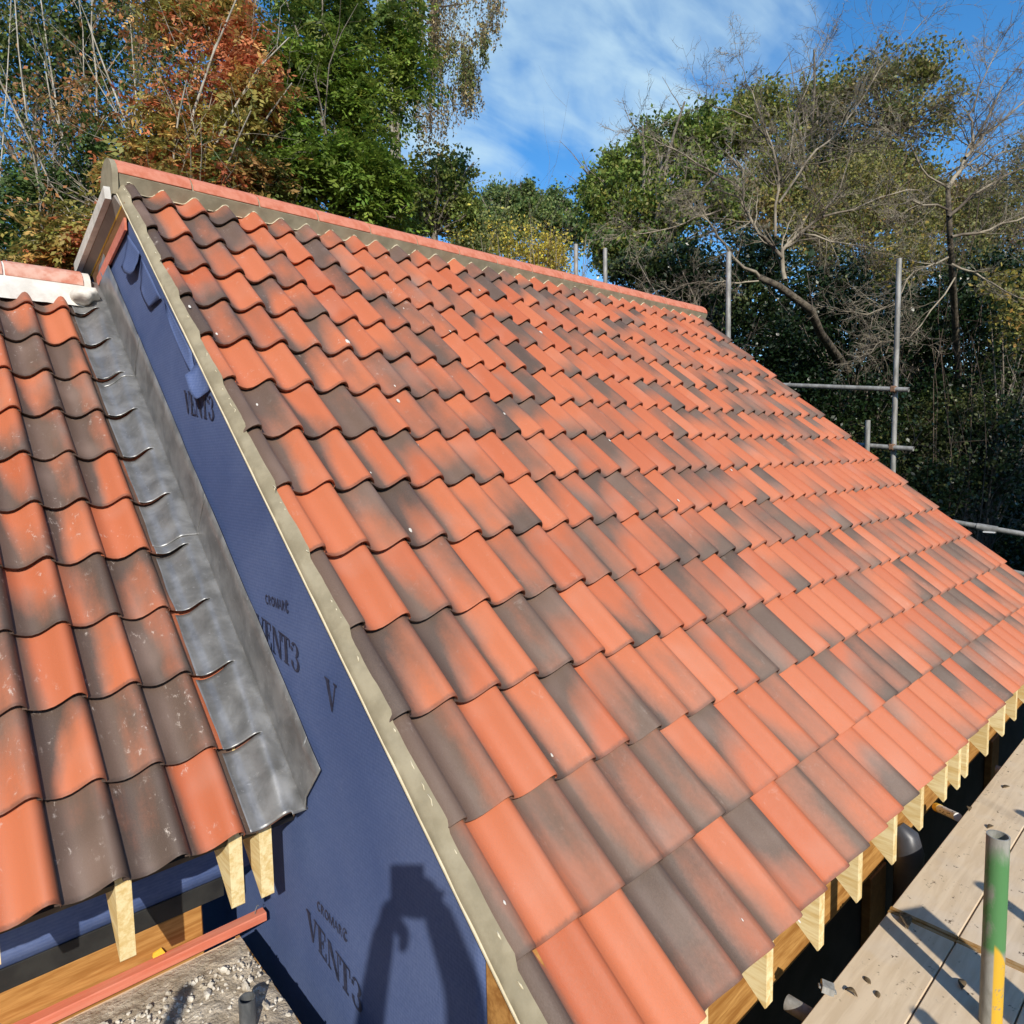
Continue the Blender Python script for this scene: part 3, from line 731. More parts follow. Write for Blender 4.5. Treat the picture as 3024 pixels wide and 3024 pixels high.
# ------------------------------------------------------------------ lead flashing: three lapped sheets
def build_lead(s0, s1, lift, seed):
    ys = np.arange(s0, s1+.0001, 0.0115); kk_ = [k*G+.007+e for k in range(0, 11) for e in (-.0012, .0006) if s0 < k*G < s1-.02]; ys = np.array(sorted([y for y in ys if all(abs(y-q) > .004 for q in kk_)]+kk_)); xs = np.concatenate([np.linspace(-.186, -.03, 22), np.linspace(-.02, -.003, 4)])
    V, Fc = [], []; n = len(xs)
    for s in ys:
        kk = (s-.007)/G; fr = kk-math.floor(kk)
        if s > 10*G-.001: fr = 0.999 if s < 10*G+.03 else .999
        saw = 0.026*fr if True else 0                       # 0 just below a tail, .026 at the next tail
        for j, x in enumerate(xs):
            xx = x+(0.007*(float(vnoise(s*7, 1.0, seed+20))-.5) if j == 0 else 0)
            u = (xx-XA)/W; b = 1-min(1, max(0, (u-0.60)/0.34)); b = b*b*(3-2*b)
            z = float(np.interp(min(u, .86), PU, PZ))
            z += (saw-0.026)*b+(-0.006)*(1-b)
            z += 0.0060*(float(vnoise(xx*30, s*17, seed))-.5)*(1 if 0 < j < n-3 else .25)+0.003*(float(vnoise(xx*11, s*8, seed+3))-.5)
            V.append((xx, -s, z+.0095+lift))
    for a in range(len(ys)-1):
        step = math.floor((ys[a]-.007)/G) != math.floor((ys[a+1]-.007)/G)
        for j in range(n-1):
            u = (xs[j]-XA)/W
            if step and u < .86: continue                   # the cut in the lead over each tile tail
            Fc.append((a*n+j, (a+1)*n+j, (a+1)*n+j+1, a*n+j+1))
    # upstand against the gable wall, folded with a small radius
    base = [a*n+n-1 for a in range(len(ys))]; prev = base
    for hgt, dx in ((0.006, .0005), (0.014, -.0035), (0.05, -.005), (0.10, -.006), (0.16, -.005), (0.235, -.006)):
        cur = []
        for a, s in enumerate(ys):
            zb = V[base[a]][2]
            e = 0.003*(float(vnoise(s*9, hgt*30, seed+8))-.5)
            hh = hgt+(0.004*(float(vnoise(s*5, 0, seed+5))-.5) if hgt > .2 else 0)
            cur.append(len(V)); V.append((-.0045+dx*.6-.010+e+lift*-1, -s+(0.02 if (s > 3.1 and hgt > .04) else 0), zb+hh))
        for a in range(len(ys)-1): Fc.append((prev[a], prev[a+1], cur[a+1], cur[a]))
        prev = cur
    o = mesh_obj('lead_flashing', V, Fc, M_LEAD, low_roof, True)
    o.modifiers.new('thickness', 'SOLIDIFY').thickness = 0.0022
    bm = bmesh.new(); bm.from_mesh(o.data); bmesh.ops.recalc_face_normals(bm, faces=bm.faces[:])
    if sum(f.normal.z for f in bm.faces) < 0: bmesh.ops.reverse_faces(bm, faces=bm.faces[:])
    bm.to_mesh(o.data); bm.free()
    sm_angle(o, 62); o.modifiers[0].offset = -1
build_lead(-0.30, 0.70, 0.004, 1); build_lead(0.64, 1.90, 0.002, 2); build_lead(1.84, 10*G+.012, 0.0, 3)

# ------------------------------------------------------------------ rafter tails
def rafter(x, yend, ztop, zbot, th, name='rafter_tail', run=0.42, mat=None, lab=None):
    """sloping rafter end with a plumb cut; (yend, ztop..zbot) is the cut face"""
    mb = MB(); tn = SA/CA
    poly = [(yend, ztop), (yend, zbot+.004), (yend+.004, zbot), (yend+run, zbot+run*tn), (yend+run, ztop+run*tn)]
    mb.prism(poly, 'x', x, x+th)
    o = hpart(mb.build(name, mat or M_PINE, house))
    if lab: o['label'] = lab
    return o
TY = -3.13
for x in (0.46, 0.805, 1.138, 1.475, 1.809, 2.150, 2.482, 2.668, 2.812, 3.180, 3.520, 3.835, 4.17, 4.50, 4.83, 5.16, 5.49):
    rafter(x, TY+random.uniform(-.006, .006), -2.800, -3.036+random.uniform(-.006, .006), 0.040)
LTY = -1.80
for u, v in ((865, 1500), (1555, 1170), (1740, 1105), (8, 1560)):
    pu, pv = u/2.147, 2124+v/2.147
    r = FW+RT*(pu-1512)/F-UP*(pv-1512)/F; t = (LTY-CAM[1])/r[1]; p = CAM+t*r
    rafter(p[0]-.043, LTY, -2.645, p[2], 0.043, run=0.34)

# ------------------------------------------------------------------ walls and beams under the eaves
mb = MB(); mb.box((0.03, -2.895, -3.40), (5.58, -2.80, -3.12), .004); o = hpart(mb.build('wall_plate', M_OAK, house))
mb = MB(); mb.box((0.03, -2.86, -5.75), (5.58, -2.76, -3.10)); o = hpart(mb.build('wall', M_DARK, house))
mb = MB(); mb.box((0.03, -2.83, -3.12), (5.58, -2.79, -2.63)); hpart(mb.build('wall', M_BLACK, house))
for x in (0.03, 2.25, 4.4):
    mb = MB(); mb.box((x, -2.905, -5.75), (x+.19, -2.862, -3.402), .004); hpart(mb.build('post', M_OAKD, house))
mb = MB(); mb.box((-.006, -2.99, -5.75), (.10, -2.84, -2.66), .004)
cp = mb.build('corner_post', M_OAK, house); hpart(cp); cp['label'] = 'sunlit oak corner post at the verge foot'
for q in cp.data.vertices:                                # cut along the slope of the verge
    zt = (q.co.y)*SA/CA-0.068/CA
    if q.co.z > -4: q.co.z = min(q.co.z+1.0, zt)
mb = MB(); mb.box((-2.2, -1.46, -3.40), (-.245, -1.36, -3.058), .004); hpart(mb.build('wall_plate', M_OAK, house))['label'] = 'sunlit oak beam under the low roof'
mb = MB(); mb.box((-2.2, -1.465, -3.056), (-.165, -1.37, -2.982), .002); hpart(mb.build('damp_proof_strip', M_BLACK, house))
def wing_wall():
    n, m_ = 60, 14; V, Fc = [], []
    for i in range(n):
        for j in range(m_):
            x = -2.2+(2.2-.03)*i/(n-1); z = -2.985+.62*j/(m_-1); V.append((x, -1.45-.012*float(vnoise(x*4, z*3, 4)), z))
    for i in range(n-1):
        for j in range(m_-1): Fc.append((i*m_+j, (i+1)*m_+j, (i+1)*m_+j+1, i*m_+j+1))
    o = hpart(mesh_obj('wall', V, Fc, M_MEMB, house, True)); o.modifiers.new('thickness', 'SOLIDIFY').thickness = .02; o['label'] = 'blue membrane between the low rafters'
    mb = MB(); mb.box((-2.2, -1.40, -5.75), (-.2, -1.3, -3.41)); hpart(mb.build('wall', M_DARK, house))
wing_wall()
mb = MB(); mb.tube([(2.44, -3.0, -5.7), (2.44, -3.0, -3.30), (2.44, -2.985, -3.235), (2.44, -2.95, -3.20)], [.062, .062, .055, .03], 20); o = mb.build('downpipe', M_GREY, house, True); hpart(o); sm_angle(o, 50)

# ------------------------------------------------------------------ scaffold boards
def board(x0, x1, y0, y1, z, lab, cat='scaffold board', group='scaffold boards on the right-hand deck', band=(True, True)):
    root = empty('scaffold_board', ((x0+x1)/2, (y0+y1)/2, z-.038)); tag(root, lab, cat, group)
    cx, cy, cz = root.location
    mb = MB(); mb.box((x0-cx, y0-cy, 0), (x1-cx, y1-cy, .038), .003); mb.build('plank', M_BOARD, root)
    for e, q in ((band[0], x0), (band[1], x1)):
        if e:
            mb = MB(); s_ = 1 if q == x0 else -1; xa, xb = sorted((q-cx-.0015*s_, q-cx+.014*s_)); mb.box((xa, y0-cy-.0015, -.0015), (xb, y1-cy+.0015, .0395)); o = mb.build('end_band', M_BAND, root)
    return root
M_BAND = mat_simple('painted_end_band', (0.34, 0.16, 0.03), (0.42, 0.27, 0.12), 22, 0.6, 0.1)
ZD = -3.2; YB = -3.135; BW = 0.2215; PITCHB = 0.2265
ordn = ['first', 'second', 'third', 'fourth', 'fifth', 'sixth']
for j in range(5):
    y1 = YB-j*PITCHB
    board(1.785, 5.7, y1-BW, y1, ZD+random.uniform(-.002, .002), f'{ordn[j]} far deck board out from the rafter tails, beyond the yellow butt joint')
    board(-2.1, 1.775, y1-BW, y1, ZD+random.uniform(-.002, .002), f'{ordn[j]} near deck board out from the rafter tails, this side of the yellow butt joint')
board(-2.1, 1.0, YB-5*PITCHB-BW, YB-5*PITCHB, ZD, 'near deck board farthest out, under the photographer')
for j in range(7):
    y1 = -1.522-j*PITCHB
    board(-2.3, -0.138, y1-BW, y1, ZD, f'{ordn[j] if j < 6 else "last"} deck board out from the oak beam under the low roof, dirtied with mortar', group='scaffold boards below the low roof')

# red batten lying along the deck, with its bent nail
bt = empty('roof_batten', (-1.0, -1.49, ZD)); tag(bt, 'red treated batten lying along the oak beam below the low roof', 'batten')
mb = MB(); mb.prism([(-.022, 0.001), (.022, 0.001), (.022, .030), (.019, .033), (-.019, .033), (-.022, .030)], 'x', -1.2, .972); mb.build('timber', M_RED, bt)
mb = MB(); mb.tube([(.935, -.002, .03), (.936, -.004, .05), (.945, -.006, .068), (.95, -.006, .062)], .0014, 5); mb.build('nail', M_GALV, bt)
yw = mb = MB(); mb.add([(-.02, 0, 0), (.02, 0, 0), (.02, .012, 0), (-.02, .012, 0), (-.018, .003, .014), (.010, .003, .020), (.010, .010, .020), (-.018, .010, .014)], [(3,2,1,0), (4,5,6,7), (0,1,5,4), (1,2,6,5), (2,3,7,6), (3,0,4,7)])
o = mb.build('packing_wedge', M_YEL); o.location = (-.40, -1.478, ZD+.0365); tag(o, 'small yellow plastic wedge on the red batten by the oak beam', 'wedge')

# ------------------------------------------------------------------ mortar droppings and rubble on the low deck
def build_rubble():
    n, m_ = 74, 80; V, Fc = [], []
    for i in range(n):
        for j in range(m_):
            x = -0.74+(0.74-.142)*i/(n-1); y = -2.42+(2.42-1.535)*j/(m_-1)
            e = min(1, (-.142-x)/.05, (x+.74)/.1, (-1.535-y)/.10); e = max(0, e)
            h = 0.003+0.018*vnoise(x*9, y*9, 1)*min(1, max(0, (-1.62-y)/.25))+0.010*vnoise(x*31, y*31, 2)+0.006*vnoise(x*80, y*80, 3)
            ex = 0.012*(vnoise(y*16, 3, 5)-.3) if i == n-1 else 0
            V.append((x+float(ex), y, ZD+0.0005+float(h)*(0.15+.85*e)))
    for i in range(n-1):
        for j in range(m_-1): Fc.append((i*m_+j, (i+1)*m_+j, (i+1)*m_+j+1, i*m_+j+1))
    o = mesh_obj('dried_mortar', V, Fc, M_CRUST, smooth=True); tag(o, 'crust of dried mortar droppings spread over the boards below the low roof', 'dried mortar', kind='stuff')
    mb = MB()
    for q in range(420):
        x = random.uniform(-.66, -.15); y = -1.66-abs(random.gauss(0, .28))
        r = random.uniform(.003, .009)*(1.9 if random.random() < .12 else 1)
        if y < -2.4: continue
        bm = bmesh.new(); bmesh.ops.create_icosphere(bm, subdivisions=1, radius=1)
        sx, sy, sz = r*random.uniform(.7, 1.6), r*random.uniform(.7, 1.4), r*random.uniform(.5, .9); ro = Euler((random.random()*3, random.random()*3, random.random()*6)).to_matrix()
        vs = []
        for v in bm.verts:
            p = ro @ Vector((v.co.x*sx*random.uniform(.75, 1.2), v.co.y*sy*random.uniform(.75, 1.2), v.co.z*sz)); vs.append((x+p.x, y+p.y, ZD+.018+sz*.6+p.z))
        bm.verts.index_update(); mb.add(vs, [[v.index for v in f.verts] for f in bm.faces]); bm.free()
    o = mb.build('rubble', M_STONE); tag(o, 'loose pale stones and mortar crumbs around the tube stub', 'rubble', kind='stuff')
build_rubble()

# ------------------------------------------------------------------ scaffold tubes
def ring_tube(a, b, r, name, mat, parent=None, wall=.004, n=20):
    """open-ended round tube from a to b with a visible bore at b"""
    a, b = np.asarray(a, float), np.asarray(b, float); t = (b-a)/np.linalg.norm(b-a)
    u = np.cross(t, [0, 0, 1.0] if abs(t[2]) < .9 else [1.0, 0, 0]); u /= np.linalg.norm(u); w = np.cross(t, u)
    V, Fc = [], []
    for p, rr in ((a, r), (b, r), (b, r-wall), (b-t*min(.25, np.linalg.norm(b-a)*.9), r-wall)):
        for j in range(n):
            q = 2*math.pi*j/n; V.append(p+rr*(math.cos(q)*u+math.sin(q)*w))
    for k in range(3):
        for j in range(n): Fc.append((k*n+j, k*n+(j+1) % n, (k+1)*n+(j+1) % n, (k+1)*n+j))
    Fc += [tuple(range(n)), tuple(3*n+j for j in range(n))]
    o = mesh_obj(name, V, Fc, mat, parent)
    bm = bmesh.new(); bm.from_mesh(o.data); bmesh.ops.recalc_face_normals(bm, faces=bm.faces[:]); bm.to_mesh(o.data); bm.free()
    return sm_angle(o, 40)
def mat_greenpole():
    t = NT('green_painted_tube'); q = t.new('ShaderNodeTexCoord'); sp = t.new('ShaderNodeSeparateXYZ'); t.l.new(q.outputs['Object'], sp.inputs[0])
    n = t.noise(t.coord('Object', (1, 1, .4)), 22, 5, 0.7, 0.5); n2 = t.noise(t.coord('Object'), 60, 4, 0.7)
    z = sp.outputs[2]
    g = t.math('MULTIPLY', t.ss(z, 0.235, 0.265), t.ss(t.math('ADD', z, t.math('MULTIPLY', t.math('SUBTRACT', n, .5), .10)), 0.60, 0.53))
    col = t.mix(t.ss(n, .35, .65), (0.24, 0.235, 0.205), (0.34, 0.335, 0.30))
    col = t.mix(t.math('MULTIPLY', g, t.ss(t.math('ADD', n, t.math('MULTIPLY', sp.outputs[1], -4.0)), 0.26, 0.50)), col, (0.085, 0.235, 0.085))
    # patch of yellow paint on one side near the foot
    ang = t.math('ADD', t.math('MULTIPLY', sp.outputs[0], -0.25), t.math('MULTIPLY', sp.outputs[1], -0.97))
    yv = t.math('MULTIPLY', t.math('MULTIPLY', t.ss(t.math('ADD', z, t.math('MULTIPLY', sp.outputs[0], 2.0)), 0.225, 0.205), t.ss(t.math('ADD', t.math('MULTIPLY', sp.outputs[0], 0.19), t.math('MULTIPLY', sp.outputs[1], -0.98)), 0.000, 0.004)), t.ss(t.math('ADD', t.math('MULTIPLY', n, .6), t.math('MULTIPLY', n2, .5)), .40, .50))
    col = t.mix(yv, col, (0.66, 0.40, 0.035))
    t.base(col); t.set(0.55, 0, 0.4); t.bump(n2, .15, .002)
    return t.m
o = ring_tube((0, 0, 0), (0, 0, 0.612), 0.0305, 'scaffold_pole', mat_greenpole()); o.location = (1.44, -3.535, ZD)
tag(o, 'scaffold pole with peeling green and yellow paint standing on the deck boards', 'scaffold pole')
o = ring_tube((0, 0, 0), (0, 0, 0.125), 0.0250, 'scaffold_pole', M_STUB); o.location = (-0.275, -1.99, ZD)
tag(o, 'short grey tube stub standing in rubble and dried mortar', 'scaffold pole')
# tubes beyond the ridge
o = ring_tube((0, 0, -6.7), (0, 0, 0), 0.026, 'scaffold_pole', M_GALV); o.location = (5.09, 1.5, 1.10); tag(o, 'left of the two bare tubes rising behind the main ridge', 'scaffold pole')
o = ring_tube((0, 0, -6.7), (0, 0, 0), 0.026, 'scaffold_pole', M_GALV); o.location = (5.625, 1.5, 1.155); tag(o, 'right of the two bare tubes rising behind the main ridge', 'scaffold pole')
p = at(2152, 745, 7.3); 
o = ring_tube((0, 0, -6.9), (0, 0, 0), 0.028, 'scaffold_pole', M_GALV); o.location = p; tag(o, 'tall tube beside the far end of the main ridge, in front of the green trees', 'scaffold pole')
# frame past the far verge
fr = empty('scaffolding', (7.0, -1.38, -5.7)); tag(fr, 'grey scaffold frame of an upright with two rails past the far verge', 'scaffold frame')
def rel(p, c=(7.0, -1.38, -5.7)): return tuple(np.asarray(p, float)-np.array(c))
ring_tube(rel((7, -1.375, -5.7)), rel((7, -1.385, 0.62)), .026, 'upright', M_GALV, fr)
ring_tube(rel((6.93, 0.6, -0.50)), rel((6.95, -1.53, -0.775)), .026, 'rail', M_GALV, fr)
ring_tube(rel((6.93, 0.6, -1.17)), rel((6.95, -1.59, -1.40)), .026, 'rail', M_GALV, fr)
ring_tube(rel((6.88, -1.155, -2.6)), rel((6.88, -1.155, -1.075)), .026, 'short_upright', M_GALV, fr)
for z in (-.755, -1.375):
    mb = MB(); mb.box((-.075, -.03, -.035), (.03, .03, .035), .012); mb.tube([(-.03, -.05, .0), (-.03, .05, .0)], .012, 8); o = mb.build('coupler', M_RUST, fr); o.location = rel((6.995, -1.378, z))
rl = empty('guard_rail', (7.0, -2.2, -2.2)); tag(rl, 'horizontal tube with a joint sleeve beside the far eaves, against the dark hedge', 'scaffold rail')
rr = lambda p: rel(p, (7.0, -2.2, -2.2))
ring_tube(rr((7, -1.2, -2.05)), rr((7, -3.2, -2.335)), .026, 'tube', M_GALV, rl)
ring_tube(rr((6.998, -2.17, -2.19)), rr((6.998, -2.34, -2.214)), .034, 'sleeve', M_GALV, rl)
mb = MB(); mb.box((-.03, -.07, -.045), (.02, .03, -.034)); mb.tube([(-.02, -.05, -.04), (-.02, .02, -.04)], .008, 6); o = mb.build('bolt', M_WHITE, rl); o.location = rr((6.99, -2.26, -2.20))
o = ring_tube((0, 1.2, .17), (0, -.9, -.13), .026, 'guard_rail', M_GALV); o.location = (7.0, -2.48, -2.62); tag(o, 'lowest tube at the right edge, level with the far eaves', 'scaffold rail')
# transoms under the deck
for x, lab in ((1.135, 'tube end poking out between near rafter tails and deck boards'), (3.6, 'tube under the deck farther along the eaves')):
    o = ring_tube((0, -1.4, 0), (0, 0, 0), .026, 'transom_tube', M_GALV); o.location = (x, -3.035 if x < 2 else -3.09, ZD-.066); tag(o, lab, 'scaffold tube')
mb = MB(); mb.prism([(-.035, -.012), (.03, -.02), (.045, .012), (.02, .030), (-.03, .022)], 'y', -.03, .03); mb.box((-.02, -.045, -.006), (.015, .045, .006), .003); o = mb.build('coupler', M_GALV); o.location = (1.205, -3.137, ZD+.006); o.rotation_euler = (.2, .1, .5); o.scale = (.62, .62, .62); tag(o, 'small crumpled grey bracket clipped over the edge of the deck board', 'bracket')
# printed white tube with a yellow collar
ct = empty('sealant_tube', (2.93, -3.02, -3.31)); tag(ct, 'white printed tube with a yellow collar jutting out below the rafter tails', 'tube')
mb = MB(); mb.tube([(.03, .035, .01), (-.11, -.08, .065)], .021, 14); o = mb.build('sleeve', M_WHITE, ct); sm_angle(o)
mb = MB(); mb.tube([(.062, .06, -.003), (.029, .034, .0105)], .0225, 14); o = mb.build('collar', M_YEL, ct); sm_angle(o)
mb = MB()
for q in range(16):
    t_ = random.uniform(.12, .85); a = random.uniform(0, 6.28); c = np.array([.03, .035, .01])*(1-t_)+np.array([-.11, -.08, .065])*t_
    ax = np.array([-.14, -.115, .055]); ax /= np.linalg.norm(ax); e1 = np.cross(ax, [0, 0, 1]); e1 /= np.linalg.norm(e1); e2 = np.cross(ax, e1); nn = math.cos(a)*e1+math.sin(a)*e2; tt = np.cross(ax, nn)
    b = c+nn*.0214; mb.add([b-ax*.006-tt*.002, b+ax*.006-tt*.002, b+ax*.006+tt*.002, b-ax*.006+tt*.002], [(0, 1, 2, 3)])
mb.build('print', M_DARK, ct)

# fallen leaves and specks on the deck
def dead_leaf(x, y, L, rz, curl, z=ZD+.002):
    V, Fc = [], []
    for i in range(7):
        t = i/6; w = L*.24*math.sin(math.pi*min(1, t*1.02))**.8
        zc = L*curl*math.sin(math.pi*t)*.6
        for s_, k in ((-1, curl*.5), (0, 0), (1, curl*.5)): V.append((L*(t-.5), s_*w, zc+abs(s_)*k*L*.5+.001))
    for i in range(6):
        for j in range(2): Fc.append((i*3+j, (i+1)*3+j, (i+1)*3+j+1, i*3+j+1))
    o = mesh_obj('fallen_leaf', V, Fc, M_DEAD, smooth=True); o.modifiers.new('thickness', 'SOLIDIFY').thickness = .0008
    o.location = (x, y, z); o.rotation_euler = (0, 0, rz); return o
M_DEAD = mat_simple('dead_leaf', (0.10, 0.065, 0.035), (0.26, 0.19, 0.10), 40, 0.7, 0.2)
def deck_at(u, v, z=ZD):
    r = FW+RT*(u-1512)/F-UP*(v-1512)/F; t = (z-CAM[2])/r[2]; p = CAM+t*r; return p[0], p[1]
for (a, b, L, rz, cu, lab) in ((1180, 1290, .085, .5, .35, 'curled brown leaf by the yellow butt joint of the deck'), (940, 1660, .035, .9, .12, 'small brown leaf on the nearest deck board'), (1005, 1750, .032, .5, .15, 'pale small leaf on the nearest deck board near the frame edge'), (835, 1745, .04, 1.6, .5, 'dark curled leaf at the inner edge of the near deck'), (1540, 1690, .05, .2, .3, 'ragged dead leaf by the foot of the green pole'), (1720, 690, .045, -.3, .3, 'brown leaf beside the top of the green pole on the far boards'), (1820, 435, .05, -.4, .2, 'dry leaf on the far boards near the right edge'), (1585, 575, .045, .3, .4, 'grey withered leaf at the inner edge of the far boards')):
    x, y = deck_at(2124+a/2.147, 2124+b/2.147); o = dead_leaf(x, y, L, rz, cu); tag(o, lab, 'leaf', 'fallen leaves on the deck boards')

# ------------------------------------------------------------------ scaffold outside the frame (its shadows fall in view)
def post(x, y, zt, lab, r=.026):
    o = ring_tube((0, 0, 0), (0, 0, zt-ZD), r, 'scaffold_pole', M_GALV); o.location = (x, y, ZD); tag(o, lab, 'scaffold pole', 'scaffold uprights round the deck')
post(-1.42, -3.30, -1.95, 'scaffold upright on the deck left of the photographer')
post(0.66, -4.40, -2.42, 'first scaffold upright right of the photographer at the outer edge of the deck')
post(1.54, -4.36, -2.42, 'second scaffold upright right of the photographer at the outer edge of the deck')
post(2.33, -4.34, -2.42, 'third scaffold upright right of the photographer at the outer edge of the deck')
pl = MB(); pl.box((-.075, -.019, 0), (.075, .019, .80), .003); o = pl.build('scaffold_plank', M_BOARD); o.location = (1.14, -4.24, ZD+.0); o.rotation_euler = (0, 0, R(-30)); tag(o, 'upright plank standing on the deck beside the second upright', 'plank')


# ------------------------------------------------------------------ the photographer, behind the camera: only the shadow falls in view
def skin_chain(name, pts, radii, edges, mat, parent=None, sub=2, root=0):
    me = bpy.data.meshes.new(name); me.from_pydata([tuple(p) for p in pts], edges, []); me.update()
    o = bpy.data.objects.new(name, me); link(o, parent)
    o.modifiers.new('skin', 'SKIN'); 
    sv = me.skin_vertices[0].data if me.skin_vertices else None
    if sv is None:
        bm = bmesh.new(); bm.from_mesh(me); bm.verts.layers.skin.verify(); bm.to_mesh(me); bm.free(); sv = me.skin_vertices[0].data
    for i, r in enumerate(radii):
        sv[i].radius = (r, r) if not hasattr(r, '__len__') else r; sv[i].use_root = (i == root)
    d = o.modifiers.new('smooth', 'SUBSURF'); d.levels = sub; d.render_levels = sub
    me.materials.append(mat)
    return o
M_SKIN = mat_simple('skin', (0.50, 0.30, 0.21), (0.58, 0.36, 0.27), 12, 0.55, 0.05)
M_CLOTH = mat_simple('work_jacket', (0.03, 0.035, 0.05), (0.05, 0.055, 0.075), 20, 0.9, 0.2)
M_PHONE = mat_simple('phone_case', (0.015, 0.015, 0.017), (0.025, 0.025, 0.028), 20, 0.35, 0.02)
def build_person():
    h = np.array([FW[0], FW[1], 0]); h /= np.linalg.norm(h); r = np.array([h[1], -h[0], 0]); zf = ZD
    B = CAM - 0.60*h + 0.02*r                                  # body axis
    def P(f, s, z): return (B[0]+f*h[0]+s*r[0], B[1]+f*h[1]+s*r[1], z)
    top = CAM[2]
    def wall(a, b, d): 
        """a point d metres towards the sun from crop pixel (a, b) of the gable wall"""
        y, z = onx(800+a/2.147, 2124+b/2.147, 0); return np.array([0, y, z])-SUN*d
    def cf(a, b, f):
        w = wall(a, b, 0); t = 0; best = None
        # choose the point on the sun ray whose depth behind the lens is f
        d = ((w-CAM)@h-f)/(SUN@h); return w-SUN*d
    hl, hr = cf(735, 1235, -.035), cf(1010, 1110, -.035)
    el, er = cf(640, 1820, -.24), cf(1235, 1760, -.24)
    zs = zf+1.22
    pts = [P(0, 0, zf+.86), P(0, 0, zf+1.02), P(-.01, 0, zs-.03), P(0, 0, zs+.07), P(.02, 0, zs+.13),
           P(0, -.17, zs-.03), tuple(el), tuple(hl+(el-hl)*.06), P(0, .17, zs-.03), tuple(er), tuple(hr+(er-hr)*.06),
           P(0, -.10, zf+.82), P(.02, -.12, zf+.45), P(-.03, -.13, zf+.09), P(.14, -.15, zf+.035), P(0, .10, zf+.82), P(.02, .12, zf+.45), P(-.03, .13, zf+.09), P(.14, .15, zf+.035)]
    rad = [(.15, .12), (.14, .11), (.16, .11), .058, .055, .068, .050, .036, .068, .050, .036, .09, .062, .045, .045, .09, .062, .045, .045]
    ed = [(0, 1), (1, 2), (2, 3), (3, 4), (2, 5), (5, 6), (6, 7), (2, 8), (8, 9), (9, 10), (0, 11), (11, 12), (12, 13), (13, 14), (0, 15), (15, 16), (16, 17), (17, 18)]
    root = empty('person', (B[0], B[1], zf)); tag(root, 'photographer in dark workwear with both arms raised, holding up a phone', 'person')
    def loc(p): return np.asarray(p)-np.array([B[0], B[1], zf])
    skin_chain('body', [loc(p) for p in pts], rad, ed, M_CLOTH, root)
    hp = loc(P(.03, 0, zs+.21)); hd = lump('head', hp, (.078, .095, .118), M_SKIN, root, 3, 3, .05)
    f3 = np.array([h[0], h[1], 0]); ns = lump('nose', hp+f3*.095+np.array([0, 0, -.01]), (.014, .016, .02), M_SKIN, hd, 2, 2, .05)
    for sg in (-1, 1):
        lump('ear', hp+r*.08*sg, (.018, .018, .03), M_SKIN, hd, 2, 2, .05); lump('eye', hp+f3*.085+r*.032*sg+np.array([0, 0, .018]), (.012, .012, .009), M_PHONE, hd, 2, 2, .02)
    hair = lump('hair', hp+np.array([-.02*h[0], -.02*h[1], .035]), (.084, .098, .098), M_CLOTH, root, 5, 3, .1)
    for wr, tgt, el_, sg in ((hl, hl, el, -1), (hr, hr, er, 1)):
        w0 = wr+(el_-wr)*.28; palm = wr+(el_-wr)*.10
        pp = [w0, palm, wr]; rr_ = [.026, .030, .026]; ee = [(0, 1), (1, 2)]
        for q in range(4):                                         # four fingers behind the phone
            o_ = np.array([0, 0, 1.0])*(.030-.020*q)-f3*.0; k = len(pp)
            a1 = wr+o_+r*(.004*sg); a2 = a1-r*sg*.026+f3*.022; a3 = a2-r*sg*.024-f3*.004
            pp += [a1, a2, a3]; rr_ += [.0095, .0085, .0075]; ee += [(2, k), (k, k+1), (k+1, k+2)]
        k = len(pp); a1 = palm-r*sg*.028-f3*.006; a2 = a1-r*sg*.022+np.array([0, 0, .03])
        pp += [a1, a2]; rr_ += [.011, .009]; ee += [(1, k), (k, k+1)]
        if sg < 0:
            k = len(pp); pp += [cf(850, 1330, -.045), cf(845, 1420, -.05), cf(825, 1480, -.055)]; rr_ += [.022, .018, .012]; ee += [(1, k), (k, k+1), (k+1, k+2)]
        skin_chain('hand', [loc(q) for q in pp], rr_, ee, M_SKIN, root, 1)
    # the phone, its lens at the camera: back face just behind the viewpoint
    ph = empty('phone', tuple(CAM)); tag(ph, 'black phone held up in both hands of the photographer', 'phone')
    ph.rotation_euler = Matrix((RT, UP, -FW)).transposed().to_euler()
    mb = MB(); mb.box((-.082, -.125, .006), (.014, .022, .015), .003); mb.build('case', M_PHONE, ph)
    mb = MB(); mb.box((-.078, -.121, .0152), (.010, .018, .0162)); mb.build('screen', M_DARK, ph)
build_person()

# ------------------------------------------------------------------ foliage and branches
def leaf_mesh(name, V, Q, C, mat, parent):
    """V (n,4,3) quads, C (n,3) colours"""
    n = V.shape[0]
    me = bpy.data.meshes.new(name)
    me.vertices.add(n*4); me.vertices.foreach_set('co', V.astype(np.float32).ravel())
    me.loops.add(n*4); me.loops.foreach_set('vertex_index', np.arange(n*4, dtype=np.int32))
    me.polygons.add(n); me.polygons.foreach_set('loop_start', np.arange(0, n*4, 4, dtype=np.int32)); me.polygons.foreach_set('loop_total', np.full(n, 4, np.int32))
    me.update(calc_edges=True)
    c = np.ones((n*4, 4), np.float32); c[:, :3] = np.repeat(C, 4, 0)
    a = me.attributes.new('leaf_colour', 'FLOAT_COLOR', 'POINT'); a.data.foreach_set('color', c.ravel())
    me.materials.append(mat)
    o = bpy.data.objects.new(name, me); link(o, parent); o['kind'] = 'stuff'
    return o
def unit(a): return a/(np.linalg.norm(a, axis=-1, keepdims=True)+1e-9)
